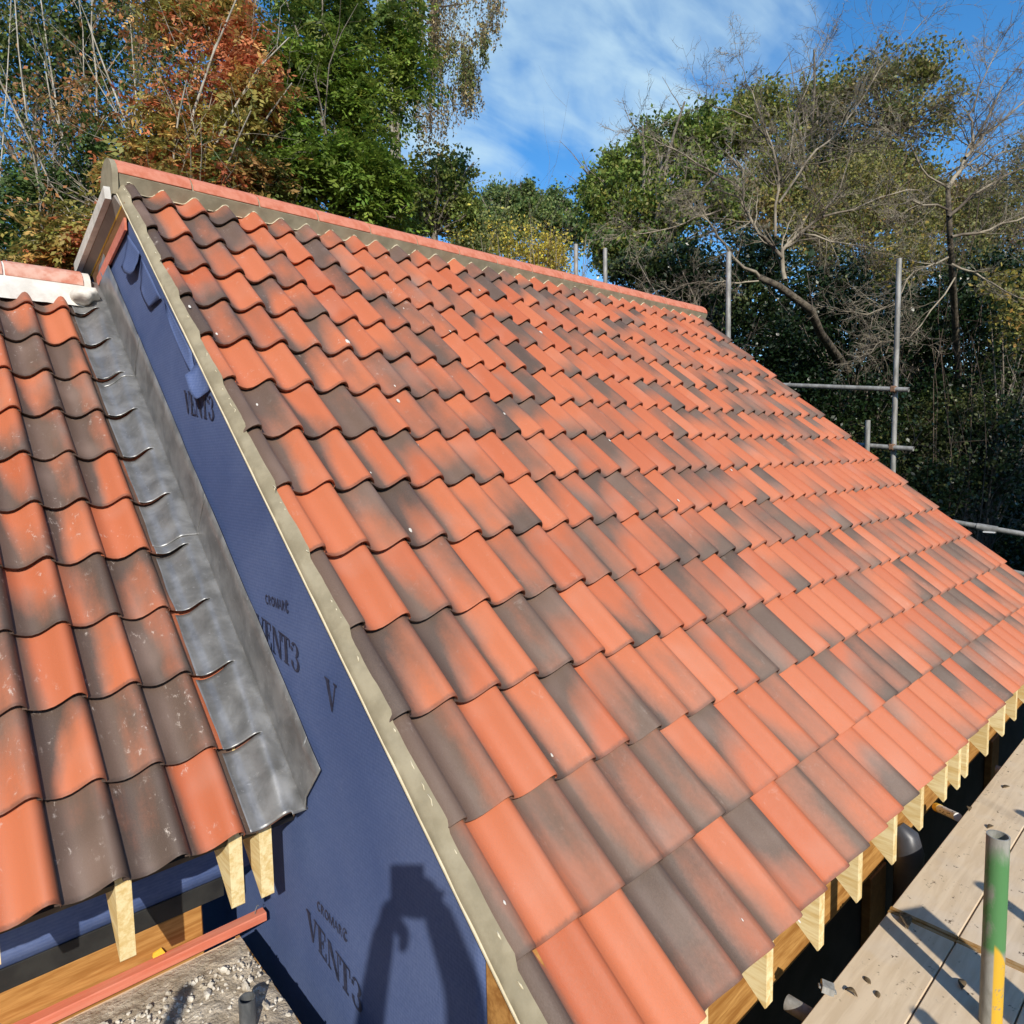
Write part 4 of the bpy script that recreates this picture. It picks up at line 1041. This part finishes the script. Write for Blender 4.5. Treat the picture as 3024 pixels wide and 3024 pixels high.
def clumps(ells, n, nsub=26, spread=0.22, shell=0.55):
    """points in ellipsoids (centre, radii, weight), gathered in sub-clumps"""
    w = np.array([e[2] if len(e) > 2 else 1.0 for e in ells]); w = w/w.sum(); out = []
    for (e, wi) in zip(ells, w):
        k = max(1, int(n*wi)); c, r = np.array(e[0]), np.array(e[1]) if hasattr(e[1], '__len__') else np.full(3, e[1])
        d = unit(rng.normal(size=(nsub, 3))); rad = shell+(1-shell)*rng.random((nsub, 1))
        sc = d*rad*(.35+.65*rng.random((nsub, 1))**.35); i = rng.integers(0, nsub, k)
        sz = (0.5+rng.random(nsub))[i][:, None]
        out.append(c+r*(sc[i]+rng.normal(size=(k, 3))*spread*sz))
    return np.concatenate(out)
def palette(n, cols, jit=0.18, pos=None, pscale=0.9):
    w = np.array([c[1] for c in cols], float); w /= w.sum()
    if pos is not None:                                    # patches of one colour, then mixing
        q = vnoise(pos[:, 0]*pscale+pos[:, 1]*.7*pscale, pos[:, 2]*pscale+pos[:, 1]*.4*pscale, 17)
        q = np.clip((q-.5)*1.5+.5+rng.normal(size=n)*.16, 0, .999); i = np.searchsorted(np.cumsum(w), q)
        i = np.clip(i, 0, len(w)-1)
    else: i = rng.choice(len(w), n, p=w)
    C = np.array([c[0] for c in cols], float)[i]
    return 1.22*C*(1+jit*rng.normal(size=(n, 1)))*(1+.06*rng.normal(size=(n, 3)))
def pinnate(pos, L, npair, ll, lw, droop, cols, pscale=0.9, jit=0.2):
    """compound leaves: leaflets in pairs along a drooping stalk"""
    n = len(pos); d = rng.normal(size=(n, 3)); d[:, 2] = d[:, 2]*.5-droop; d = unit(d); Ls = L*(.6+.7*rng.random((n, 1)))
    side = unit(np.cross(d, np.array([0, 0, 1.0])+.35*rng.normal(size=(n, 3)))); nrm = np.cross(side, d)
    C = palette(n, cols, jit, pos, pscale); V, CC = [], []
    for k in range(npair+1):
        t = (k+.7)/(npair+.7)
        for sg in ((-1, 1) if k < npair else (0,)):
            b = pos+d*Ls*t+np.array([0, 0, -1])*Ls*.25*t*t
            ax = unit(side*sg*.9+d*(.55 if sg else 1)-nrm*.0+.22*rng.normal(size=(n, 3))+np.array([0, 0, -.25])); wv = unit(np.cross(ax, nrm+.35*rng.normal(size=(n, 3))))
            l = ll*Ls/L*(1.15-.45*abs(t-.5)); w = lw*Ls/L
            V.append(np.stack([b, b+ax*l*.45+wv*w, b+ax*l, b+ax*l*.45-wv*w], 1)); CC.append(C*(1+.1*rng.normal(size=(n, 1))))
    return np.concatenate(V), np.clip(np.concatenate(CC), .004, .9)
def simple(pos, l, w, cols, pscale=0.9, droop=.3, jit=.22):
    n = len(pos); ax = rng.normal(size=(n, 3)); ax[:, 2] -= droop; ax = unit(ax); nr = rng.normal(size=(n, 3)); nr[:, 2] += .8; wv = unit(np.cross(ax, nr))
    s = (.6+.8*rng.random((n, 1))); C = palette(n, cols, jit, pos, pscale)
    V = np.stack([pos, pos+ax*l*s*.45+wv*w*s, pos+ax*l*s, pos+ax*l*s*.45-wv*w*s], 1)
    return V, np.clip(C, .004, .9)
def wander(p, d, L, n, amp, up=0.0, seed=None):
    pts = [np.asarray(p, float)]; d = np.asarray(d, float); d = d/np.linalg.norm(d)
    for i in range(n):
        d = d+np.array([random.gauss(0, amp), random.gauss(0, amp), random.gauss(0, amp)+up]); d /= np.linalg.norm(d)
        pts.append(pts[-1]+d*L/n)
    return pts
def grow(mb, p, d, L, r, lev, spec, tips=None):
    """recursive limb: spec[lev] = (segments, wander, children, spread, length ratio, uplift)"""
    sg, amp, nch, spr, lr, up = spec[lev]
    pts = wander(p, d, L, sg, amp, up); last = lev == len(spec)-1
    mb.tube(pts, [r*(1-.72*i/sg) for i in range(sg+1)], 3 if r < .012 else (5 if r < .04 else 7), False)
    if tips is not None and lev >= len(spec)-2: tips.extend(pts[1:])
    if last: return
    for c in range(nch):
        t = .18+.8*(c+random.random())/nch; i = min(sg-1, int(t*sg)); q = pts[i]+(pts[i+1]-pts[i])*(t*sg-i)
        dd = unit(pts[i+1]-pts[i]); nd = unit(dd+spr*np.array([random.gauss(0, 1), random.gauss(0, 1), random.gauss(0, 1)]))
        grow(mb, q, nd, L*lr*random.uniform(.6, 1.25)*(1.15-.5*t), max(.0026, r*(1-.72*t)*.55), lev+1, spec, tips)
GZ = -5.75
def tree(name, label, cat, group=None):
    return lambda loc: tag(empty(name, (loc[0], loc[1], GZ)), label, cat, group)
def put_local(o, root):
    """world-built mesh under its thing"""
    o.parent = root; o.location = -Vector(root.location); return o

GRN = [((.125, .185, .026), 4), ((.170, .230, .034), 4), ((.230, .270, .050), 2), ((.080, .125, .024), 2)]
GRND = [((.040, .062, .014), 4), ((.065, .092, .020), 4), ((.095, .120, .028), 2)]
OLV = [((.20, .205, .045), 4), ((.14, .165, .04), 3), ((.27, .235, .06), 2)]
ORG = [((.56, .190, .080), 3), ((.64, .270, .11), 3), ((.46, .150, .065), 3), ((.54, .33, .10), 1.2), ((.26, .23, .06), 1)]
YEL = [((.50, .40, .07), 3), ((.19, .20, .05), 4), ((.52, .40, .07), 1), ((.12, .14, .042), 3)]

# dark belt of trees far behind the left-hand group
def leafy(name, label, cat, ells, n, kind, size, cols, trunk_r=.09, mat=M_LEAF, group=None, nsub=40, spread=.2, shell=.5, pscale=.6, limbs=7, droop=.3, bark=M_BARK, npair=4, stems=False):
    c = np.mean([e[0] for e in ells], 0); root = tree(name, label, cat, group)(c)
    P = clumps(ells, n, nsub, spread, shell)
    if kind == 'pinnate': V, C = pinnate(P, size, npair, size*.36, size*.085, droop, cols, pscale)
    else: V, C = simple(P, size, size*.30, cols, pscale, droop)
    put_local(leaf_mesh('crown', V, None, C, mat, None), root)
    mb = MB(); zt = min(e[0][2]-.3*(e[1][2] if hasattr(e[1], '__len__') else e[1]) for e in ells)
    base = np.array([c[0], c[1], GZ]); mid = np.array([c[0]+random.uniform(-.2, .2), c[1]+random.uniform(-.2, .2), max(GZ+1.5, zt)])
    if stems: mid = base+np.array([0, 0, .35])
    mb.tube([base, (base+mid)/2+np.array([.05, .04, 0])*(not stems), mid], [trunk_r*1.25, trunk_r, trunk_r*.85], 9); put_local(mb.build('trunk', bark, None, True), root)
    mb = MB()
    for e in ells:
        r_ = np.array(e[1]) if hasattr(e[1], '__len__') else np.full(3, e[1])
        for q in range(limbs):
            t = np.array(e[0])+r_*unit(rng.normal(size=3))*.75; d = t-mid; L = np.linalg.norm(d)
            grow(mb, mid, d, L, trunk_r*.45, 0, [(6, .10, 4, .5, .45, 0.02), (4, .16, 3, .7, .5, 0.0), (3, .2, 0, 0, 0, 0)])
    put_local(mb.build('branch', bark, None, True), root)['kind'] = 'stuff'
    return root
def E(u, v, d, ru, rv, rd, w=1.0):
    """ellipsoid crown lobe at pixel (u, v), d metres out; radii in pixels across / down, metres deep"""
    k = d/F; return (at(u, v, d), (max(ru*k, .2)*.85+rd*.15, rd, rv*k), w)

leafy('evergreen_tree', 'dark tree far left, behind the bare pale stems', 'tree', [E(60, 330, 19, 330, 330, 1.6), E(180, 700, 18, 380, 260, 1.6), E(-120, 640, 18, 300, 350, 1.6), E(250, 60, 19, 330, 250, 1.6), E(350, 620, 18, 250, 250, 1.6), E(120, 150, 18, 300, 260, 1.6)], 30000, 'simple', .13, GRND, .14, nsub=60, spread=.13, limbs=4)
leafy('evergreen_tree', 'dark tree behind the rust-coloured crown', 'tree', [E(560, 150, 19, 330, 420, 1.6), E(700, 560, 18, 330, 300, 1.6), E(980, 300, 19, 300, 500, 1.6)], 17000, 'simple', .14, GRND, .14, nsub=50, spread=.15, limbs=4)
leafy('ash_tree', 'rust-orange leaved tree rising behind the gable peak', 'tree',
      [E(690, 170, 10.6, 150, 260, .7), E(520, 380, 10.2, 190, 150, .7), E(740, 330, 10.2, 120, 200, .6, .8), E(420, 560, 9.9, 200, 140, .6), E(620, 500, 9.9, 160, 130, .6), E(330, 690, 9.7, 190, 110, .6, .7), E(560, 20, 10.6, 200, 150, .7, .8), E(170, 760, 9.6, 170, 130, .6, .6)],
      5400, 'pinnate', .26, ORG, .07, nsub=34, spread=.17, shell=.3, pscale=.8, bark=M_BARKP, limbs=4)
leafy('ash_tree', 'bright green compound-leaved tree left of the hanging birch', 'tree',
      [E(960, 60, 11.5, 210, 240, .8), E(880, 260, 11.2, 150, 160, .7), E(1060, 330, 11.4, 130, 240, .7), E(1000, 520, 10.9, 230, 160, .7), E(1120, 570, 10.9, 120, 150, .7), E(880, 470, 10.7, 110, 170, .6, .7), E(1190, 140, 11.8, 90, 200, .5, .6)],
      6600, 'pinnate', .26, GRN, .07, nsub=36, spread=.17, shell=.35, pscale=.9, limbs=2)
leafy('shrub', 'mixed green and rusty undergrowth just behind the gable peak', 'shrub', [E(760, 560, 10.2, 160, 90, .5), E(100, 620, 10.5, 190, 170, .5), E(330, 480, 10.8, 150, 200, .5, .7)], 1900, 'pinnate', .24, [((.14, .17, .045), 4), ((.34, .19, .065), 3), ((.075, .12, .03), 4)], .04, nsub=24, spread=.2, limbs=3)
# bare pale stems of a birch clump at the far left
def stems():
    p = at(200, 900, 11.0); root = tree('birch_tree', 'clump of pale bare birch stems with sparse yellow-green leaves, far left', 'tree')(p)
    mb = MB(); tips = []
    for (u0, v0, u1, v1, r) in ((0, 980, 30, -60, .030), (150, 900, 45, -40, .034), (240, 800, 110, -60, .040), (330, 850, 125, 180, .034), (255, 640, 275, -60, .040), (300, 620, 230, -40, .026), (385, 560, 395, -60, .030), (300, 700, 262, 380, .035), (525, 560, 548, 280, .036), (420, 560, 430, 280, .028), (680, 420, 640, 60, .028), (50, 760, 210, 430, .020), (120, 480, 260, 760, .026), (480, 430, 470, 100, .022)):
        d = 10.6+random.uniform(-.5, .8); a = at(u0, v0, d); b = at(u1, v1, d+random.uniform(-.3, .5)); a2 = a-(b-a)*.9; a2[2] = max(a2[2], GZ)
        L = np.linalg.norm(b-a); pts = [a2]+[a+(b-a)*t+np.array([random.gauss(0, .035), 0, random.gauss(0, .02)]) for t in (0, .2, .4, .6, .8, 1.0)]
        r *= .50; mb.tube(pts, [r*1.15, r, r*.92, r*.82, r*.72, r*.6, r*.5], 7, False)
        for q in range(7):
            t = random.uniform(.1, .98); s = a+(b-a)*t; dirn = unit((b-a)/L+np.array([random.gauss(0, .55), random.gauss(0, .4), random.gauss(0, .2)]))
            grow(mb, s, dirn, random.uniform(.5, 1.3), r*.42, 0, [(5, .14, 4, .5, .5, .03), (4, .2, 2, .6, .5, 0), (3, .2, 0, 0, 0, 0)], tips)
    put_local(mb.build('trunk', M_BARKP, None, True), root)
    tp = np.array(tips); P = tp[rng.integers(0, len(tp), 5200)]+rng.normal(size=(5200, 3))*.10
    V, C = simple(P, .075, .02, [((.24, .21, .05), 3), ((.14, .16, .04), 4), ((.40, .19, .07), 2)], .7)
    put_local(leaf_mesh('crown', V, None, C, M_LEAF, None), root)
stems()
# weeping birch: hanging strands against the sky
def weeping():
    p = at(1180, 700, 14.5); root = tree('birch_tree', 'weeping birch with brown hanging strands against the sky', 'tree')(p)
    mb = MB(); k = 14.5
    mb.tube([np.array([p[0], p[1], GZ]), at(1170, 500, k), at(1150, 0, k), at(1180, -500, k)], [.16, .12, .10, .06], 10)
    put_local(mb.build('trunk', M_BARKP, None, True), root)
    mb = MB(); L = []
    def limb(uv, r): 
        pts = [at(u, v, k+random.uniform(-.3, .3)) for u, v in uv]; mb.tube(pts, [r*(1-.8*i/(len(pts)-1)) for i in range(len(pts))], 5, False); return pts
    limb([(1170, -420), (1260, -250), (1370, -180), (1490, -40)], .05); limb([(1165, -100), (1230, -20), (1300, 20), (1390, 10)], .04)
    limb([(1180, 300), (1230, 250), (1300, 200), (1370, 130), (1440, 85), (1465, 92)], .022); limb([(1180, 330), (1250, 245), (1310, 215), (1400, 150)], .016); limb([(1165, 420), (1200, 310), (1240, 260)], .018)
    def strand(u, v0, v1, lean=0, dens=1.0, wig=10):
        n = max(4, int(abs(v1-v0)/28)); d = k+random.uniform(-.5, .5); pts = []
        x = u
        for i in range(n+1):
            t = i/n; x += random.gauss(0, wig*.3)+lean/n; pts.append(at(x, v0+(v1-v0)*t, d))
        mb.tube(pts, [.006*(1-.6*i/n) for i in range(n+1)], 3, False)
        m_ = int(n*9*dens); i = rng.integers(0, n, m_); P_ = np.array(pts); q = P_[i]+(P_[i+1]-P_[i])*rng.random((m_, 1)); L.append(q+rng.normal(size=(m_, 3))*.030)
    for (u, v0, v1, cnt, w, den) in ((1215, -80, 200, 16, 16, 1.1), (1170, -80, 260, 10, 18, 1.0), (1288, -80, 230, 24, 13, 1.25), (1290, 180, 440, 10, 12, 1.0), (1350, -60, 150, 9, 14, .9), (1395, -60, 80, 6, 14, .8), (1455, -60, 130, 10, 9, 1.0), (1478, -40, 60, 5, 8, .9), (1375, 180, 330, 14, 12, 1.2), (1335, 240, 390, 7, 10, 1.0), (1392, 200, 340, 14, 13, 1.2), (1378, 120, 240, 12, 16, 1.1), (1320, 120, 200, 10, 14, 1.0), (1240, 250, 420, 8, 12, .9), (1440, 90, 140, 7, 18, 1.0), (1420, 130, 200, 7, 14, 1.0), (1235, 20, 130, 9, 20, .8), (1160, 200, 420, 8, 16, .8), (1270, 300, 455, 4, 10, .9)):
        for q in range(int(cnt*1.5)): strand(u+random.gauss(0, w), v0+random.uniform(-30, 30), v1+random.uniform(-70, 25), random.gauss(0, 8), den)
    put_local(mb.build('branch', M_TWIGB, None, True), root)['kind'] = 'stuff'
    P = np.concatenate(L); V, C = simple(P, .062, .017, [((.25, .18, .085), 4), ((.17, .13, .075), 3), ((.33, .26, .11), 3), ((.14, .16, .045), 2)], .8, 1.2)
    put_local(leaf_mesh('crown', V, None, C, M_LEAF, None), root)
weeping()
# middle distance
leafy('willow_tree', 'rounded green tree below the hanging birch strands', 'tree', [E(1270, 560, 16, 120, 130, .9), E(1340, 520, 16.5, 65, 70, .7, .4), E(1200, 620, 16, 110, 120, .8), E(1380, 650, 16, 60, 90, .7, .5)], 14000, 'simple', .10, [((.17, .20, .045), 4), ((.12, .16, .035), 4), ((.27, .25, .07), 2)], .10, nsub=60, spread=.15)
leafy('oak_tree', 'small pale green far tree, left of the dip in the treeline', 'tree', [E(1480, 600, 34, 75, 60, 1.6), E(1450, 680, 33, 90, 90, 1.6), E(1545, 570, 34, 35, 40, 1.0, .5)], 12000, 'simple', .17, [((.15, .19, .06), 4), ((.11, .15, .045), 4), ((.20, .22, .07), 2)], .2, nsub=50, spread=.15)
leafy('oak_tree', 'far green tree in the dip of the treeline above the bare tubes', 'tree', [E(1630, 610, 34, 60, 60, 1.6), E(1570, 640, 33, 60, 60, 1.6), E(1680, 680, 33, 60, 70, 1.6)], 12000, 'simple', .17, [((.12, .18, .045), 4), ((.09, .14, .04), 4), ((.17, .21, .06), 2)], .2, nsub=50, spread=.15)
leafy('hawthorn_shrub', 'yellowing thin shrub behind the middle of the main ridge', 'shrub', [E(1500, 720, 17, 150, 90, .8), E(1390, 740, 16, 90, 80, .7), E(1620, 760, 17, 90, 70, .7)], 9000, 'simple', .08, YEL, .05, nsub=70, spread=.22, limbs=16, bark=M_TWIG, stems=True)
leafy('oak_tree', 'round green tree at the right of the gap of sky', 'tree',
      [E(1850, 500, 19, 100, 110, 1.2), E(1960, 440, 19.5, 120, 90, 1.2), E(2060, 400, 19, 110, 90, 1.2, .8), E(1800, 620, 18.5, 90, 110, 1.1), E(1930, 640, 18, 130, 120, 1.2), E(2080, 560, 18, 130, 120, 1.2), E(1760, 560, 19, 40, 70, .8, .4), E(1830, 750, 18, 140, 80, 1.0)],
      36000, 'simple', .115, [((.12, .17, .032), 4), ((.17, .21, .042), 4), ((.23, .22, .05), 2), ((.075, .12, .026), 3)], .2, nsub=55, spread=.14, shell=.5, pscale=.5)
leafy('maple_tree', 'olive-brown tree topping the treeline behind the bare twigs', 'tree',
      [E(2250, 330, 20, 120, 90, 1.2), E(2150, 400, 19.5, 110, 90, 1.2), E(2420, 310, 20, 130, 90, 1.2), E(2330, 480, 19.5, 180, 130, 1.3), E(2500, 460, 20, 120, 110, 1.2), E(2200, 620, 19, 160, 120, 1.2), E(2620, 520, 19, 150, 120, 1.2), E(2740, 600, 19, 130, 110, 1.2), E(2450, 620, 19, 170, 120, 1.2), E(2900, 640, 19, 150, 110, 1.2)],
      52000, 'simple', .11, OLV+[((.20, .14, .055), 2)], .2, nsub=55, spread=.15, shell=.5, pscale=.45)
leafy('maple_tree', 'windswept thin-leaved tree at the upper right', 'tree', [E(2600, 230, 18, 170, 90, 1.0), E(2720, 210, 18, 130, 80, 1.0), E(2640, 340, 18, 190, 120, 1.0, 1.2), E(2500, 280, 18, 110, 90, .9, .7), E(2780, 330, 18, 120, 120, .9, .7)], 8500, 'simple', .105, [((.18, .18, .05), 4), ((.23, .19, .075), 3), ((.13, .15, .05), 3)], .05, nsub=120, spread=.12, shell=.1, limbs=12, bark=M_TWIGB)
# dark ivy-clad hedge on the right
HG = [((.011, .023, .007), 5), ((.020, .036, .011), 4), ((.036, .056, .017), 2), ((.08, .095, .032), .7)]
for i, (lab, ells, n) in enumerate((
    ('dark ivy bush at the far end of the main ridge', [E(2050, 800, 13.5, 190, 120, .8), E(2200, 900, 13, 160, 180, .8), E(1900, 800, 14, 130, 70, .8), E(2320, 1080, 12.6, 150, 170, .7), E(2250, 780, 13.4, 170, 110, .8)], 26000),
    ('dark ivy hedge behind the scaffold frame', [E(2500, 1000, 12.6, 190, 200, .8), E(2620, 1250, 12.2, 190, 200, .8), E(2420, 1220, 12.2, 150, 150, .7), E(2750, 1450, 12, 170, 170, .7), E(2480, 860, 13.2, 190, 130, .8), E(2680, 950, 13, 170, 160, .8)], 32000),
    ('dark ivy hedge at the right edge, beyond the lowest tubes', [E(2900, 1000, 12.6, 220, 220, .8), E(2950, 1330, 12.2, 220, 240, .8), E(3060, 1650, 11.8, 220, 200, .8), E(2800, 1240, 12.2, 150, 200, .8), E(2880, 860, 13, 190, 150, .8), E(3060, 900, 13, 150, 200, .8)], 32000))):
    leafy('ivy_hedge', lab, 'hedge', ells, n, 'simple', .075, HG, .07, M_LEAFD, 'dark hedge behind the roof', nsub=120, spread=.15, shell=.4, pscale=1.2, limbs=5)
leafy('hedge_backing', 'near-black leaf backing added behind the ivy hedge to deepen its shade', 'tree', [E(2050, 900, 15.5, 230, 160, .8), E(2350, 1000, 15.2, 230, 220, .8), E(2700, 1050, 15, 240, 230, .8), E(3000, 1100, 15, 240, 260, .8), E(2600, 1350, 14.5, 240, 240, .8), E(2950, 1500, 14, 260, 280, .8)], 15000, 'simple', .22, [((.014, .026, .009), 4), ((.022, .036, .012), 3)], .15, M_LEAFD, nsub=120, spread=.2, shell=.1, limbs=3)  # added dark foliage, standing in for deep shade in the hedge's gaps
def woodland():
    n = 52000; a = rng.random(n)*2*math.pi; r = 75+22*rng.random(n); h = 9+4*vnoise(a*9, a*0+1, 3)+2.5*vnoise(a*31, a*0, 6)
    P = np.stack([CAM[0]+r*np.cos(a), CAM[1]+r*np.sin(a), GZ+h*rng.random(n)**.8], 1)
    keep = ~((np.cos(a)*SUN[0]+np.sin(a)*SUN[1]) < -.93); P = P[keep]
    V, C = simple(P, 1.5, .5, [((.05, .075, .025), 4), ((.075, .10, .03), 3), ((.11, .10, .035), 1)], .05)
    o = leaf_mesh('woodland', V, None, C, M_LEAF, None); tag(o, 'far belt of woodland all round the garden', 'woodland', kind='stuff')
woodland()
leafy('hazel_shrub', 'yellow-leaved twigs at the right edge in front of the dark hedge', 'shrub', [E(2960, 850, 11, 110, 80, .4), E(3010, 960, 11, 80, 90, .4), E(2700, 740, 11.5, 160, 110, .5, .6), E(2560, 640, 12, 170, 120, .5, .5)], 1500, 'simple', .08, [((.34, .26, .05), 4), ((.20, .19, .05), 4), ((.40, .22, .06), 1)], .03, nsub=50, spread=.2, limbs=2, bark=M_TWIGB, stems=True)
leafy('hazel_thicket', 'brown twiggy thicket with olive leaves between the two bare trees', 'thicket', [E(2560, 560, 16.5, 170, 170, .9), E(2720, 640, 16.5, 150, 150, .9), E(2640, 780, 16, 200, 110, .9), E(2420, 700, 16.5, 170, 130, .9)], 24000, 'simple', .08, [((.22, .20, .055), 4), ((.15, .16, .045), 3), ((.36, .28, .08), 2), ((.22, .15, .08), 3)], .05, nsub=110, spread=.16, limbs=24, bark=M_TWIGB, stems=True)
leafy('hazel_thicket', 'grey-brown twiggy thicket behind the dark bare tree at the right edge', 'thicket', [E(2930, 620, 16.5, 150, 150, .9), E(3060, 520, 17, 120, 170, .9), E(2860, 780, 16, 170, 110, .9), E(3040, 760, 16.5, 130, 130, .9)], 18000, 'simple', .075, [((.18, .17, .055), 4), ((.13, .14, .045), 3), ((.30, .25, .08), 1), ((.20, .14, .085), 4)], .05, nsub=110, spread=.17, limbs=26, bark=M_TWIGB, stems=True)
# bare fruit tree with a haze of lichened twigs
TW = [(7, .13, 7, .62, .55, .015), (6, .17, 7, .75, .52, .0), (5, .20, 5, .85, .5, .0), (4, .22, 0, 0, 0, 0)]
def bare_tree(label, trunk, limbs, k, r0, mat, seed, spec=TW, stubs=()):
    random.seed(seed); p = at(*trunk[0], k); root = tree('fruit_tree', label, 'tree', 'bare fruit trees')(p)
    mb = MB(); tp = [at(u, v, k+2.6*(1-i/(len(trunk)-1))**2.2) for i, (u, v) in enumerate(trunk)]; base = np.array([tp[0][0], tp[0][1], GZ])
    tp = [base]+tp; n = len(tp); mb.tube(tp, [r0*(1.1-.55*i/(n-1)) for i in range(n)], 9); put_local(mb.build('trunk', M_BARKD, None, True), root)
    mb = MB(); tips = []
    for (uv, r, dd) in limbs:
        pts = [at(u, v, k+dd*i/(len(uv)-1)) for i, (u, v) in enumerate(uv)]; n = len(pts)
        fine = [pts[0]]
        for i in range(n-1):
            for t in (.33, .66, 1.0): fine.append(pts[i]+(pts[i+1]-pts[i])*t+np.array([random.gauss(0, .02), random.gauss(0, .02), random.gauss(0, .02)])*(t < 1))
        m_ = len(fine); rs = [.72*r*(1-.8*i/(m_-1)) for i in range(m_)]; mb.tube(fine, rs, 6, False)
        L = sum(np.linalg.norm(pts[i+1]-pts[i]) for i in range(n-1))
        for q in range(int(6+L*8)):
            t = random.uniform(.12, 1.0); i = min(m_-2, int(t*(m_-1))); s = fine[i]+(fine[i+1]-fine[i])*random.random()
            d = unit(unit(fine[i+1]-fine[i])+.75*np.array([random.gauss(0, 1), random.gauss(0, 1), random.gauss(.1, 1)]))
            grow(mb, s, d, min(1.5, L*random.uniform(.14, .34)), max(.0045, rs[i]*.5), 1, spec, tips)
    put_local(mb.build('branch', mat, None, True), root)['kind'] = 'stuff'
    return root, tips
LT = [([(2319, 827), (2310, 740), (2360, 690), (2430, 640), (2480, 560), (2520, 430)], .05, .4), ([(2310, 760), (2240, 690), (2190, 600), (2195, 500), (2140, 420)], .042, -.3), ([(2245, 820), (2170, 765), (2120, 700), (2080, 640), (2010, 590)], .036, -.4),
      ([(2290, 700), (2300, 560), (2280, 430), (2220, 350), (2130, 320), (2060, 290)], .034, .2), ([(2300, 600), (2380, 480), (2480, 390), (2520, 330), (2600, 200), (2740, 45)], .030, .4), ([(2190, 560), (2090, 500), (1990, 440), (1900, 400), (1850, 385)], .024, -.3), ([(2130, 620), (2020, 660), (1900, 690), (1840, 680)], .022, -.4),
      ([(2430, 640), (2560, 600), (2680, 560), (2760, 580)], .028, .2), ([(2280, 430), (2230, 300), (2200, 220), (2165, 160)], .018, .1), ([(2240, 830), (2140, 830), (2020, 840), (1930, 860)], .018, -.3), ([(2360, 690), (2500, 720), (2600, 740), (2680, 700)], .024, -.1), ([(2330, 480), (2350, 330), (2400, 220), (2440, 120)], .018, .1), ([(2200, 600), (2120, 560), (2040, 570), (1960, 600)], .018, .2)]
bare_tree('leafless twiggy tree with a thick leaning limb above the far verge', [(2560, 1180), (2470, 1050), (2420, 980), (2395, 915), (2300, 845), (2240, 818)], LT, 10.4, .085, M_TWIG, 21)
LT2 = [([(2799, 559), (2850, 466), (2874, 419), (2939, 303), (3040, 160)], .045, .2), ([(2850, 466), (2900, 400), (2990, 330), (3090, 250)], .034, .3), ([(2874, 419), (2860, 340), (2890, 260), (2935, 170), (2990, 30)], .026, .1), ([(2799, 559), (2740, 520), (2690, 430), (2620, 380)], .024, -.3), ([(2800, 640), (2900, 560), (3010, 500), (3100, 440)], .036, .3), ([(2810, 700), (2920, 680), (3030, 640), (3120, 640)], .034, .1),
       ([(2800, 620), (2690, 590), (2640, 620), (2700, 700)], .022, -.3), ([(2800, 760), (2700, 800), (2640, 900), (2560, 930), (2440, 910)], .022, -.5), ([(2810, 780), (2900, 820), (3010, 880), (3080, 900)], .026, -.3), ([(2820, 820), (2720, 960), (2660, 1000), (2600, 1010), (2565, 1045)], .016, -.6), ([(2890, 500), (2960, 450), (3060, 420)], .026, .2)]
bare_tree('dark leafless tree at the right edge, its branches reaching out of frame', [(2830, 1100), (2815, 860), (2805, 700), (2799, 559)], LT2, 9.8, .06, M_TWIG, 33)
# trees behind the photographer that shade the hedge (out of frame)
leafy('oak_tree', 'leafy tree standing behind the photographer, out of frame', 'tree', [((4.6, -11.5, 3.6), (2.5, 1.4, 4.6)), ((8.6, -11.5, 3.8), (2.8, 1.4, 4.6)), ((6.5, -11.8, 0.0), (4.6, 1.3, 3.8)), ((12.0, -11.5, 3.0), (2.6, 1.4, 4.6))], 15000, 'simple', .32, GRND, .2, nsub=80, spread=.17)
leafy('hazel_shrub', 'tall hazel bush behind the photographer, out of frame', 'shrub', [((-0.9, -11.5, 1.5), (0.9, .7, 1.0)), ((-1.9, -11.4, 0.6), (0.9, .7, 1.1))], 700, 'simple', .2, GRND, .04, nsub=16, spread=.2, stems=True)
leafy('added_conifer', 'tall dark conifer added out of frame left of the house to block sky light', 'tree', [((-7.6, 1.5, 1.8), (1.8, 2.6, 7.0)), ((-7.6, 6.0, 1.8), (1.8, 2.6, 7.0))], 8000, 'simple', .5, GRND, .2, nsub=90, spread=.22)  # unseen trees added to cut the sky light on the gable wall
leafy('added_conifer', 'dark conifer added out of frame left of the scaffold to block sky light', 'tree', [((-7.8, -3.0, 1.4), (1.8, 2.6, 6.6)), ((-8.2, -7.0, 0.6), (1.8, 2.2, 5.6))], 8000, 'simple', .5, GRND, .2, nsub=90, spread=.22)  # also added, out of view, to lower the sky fill from the left
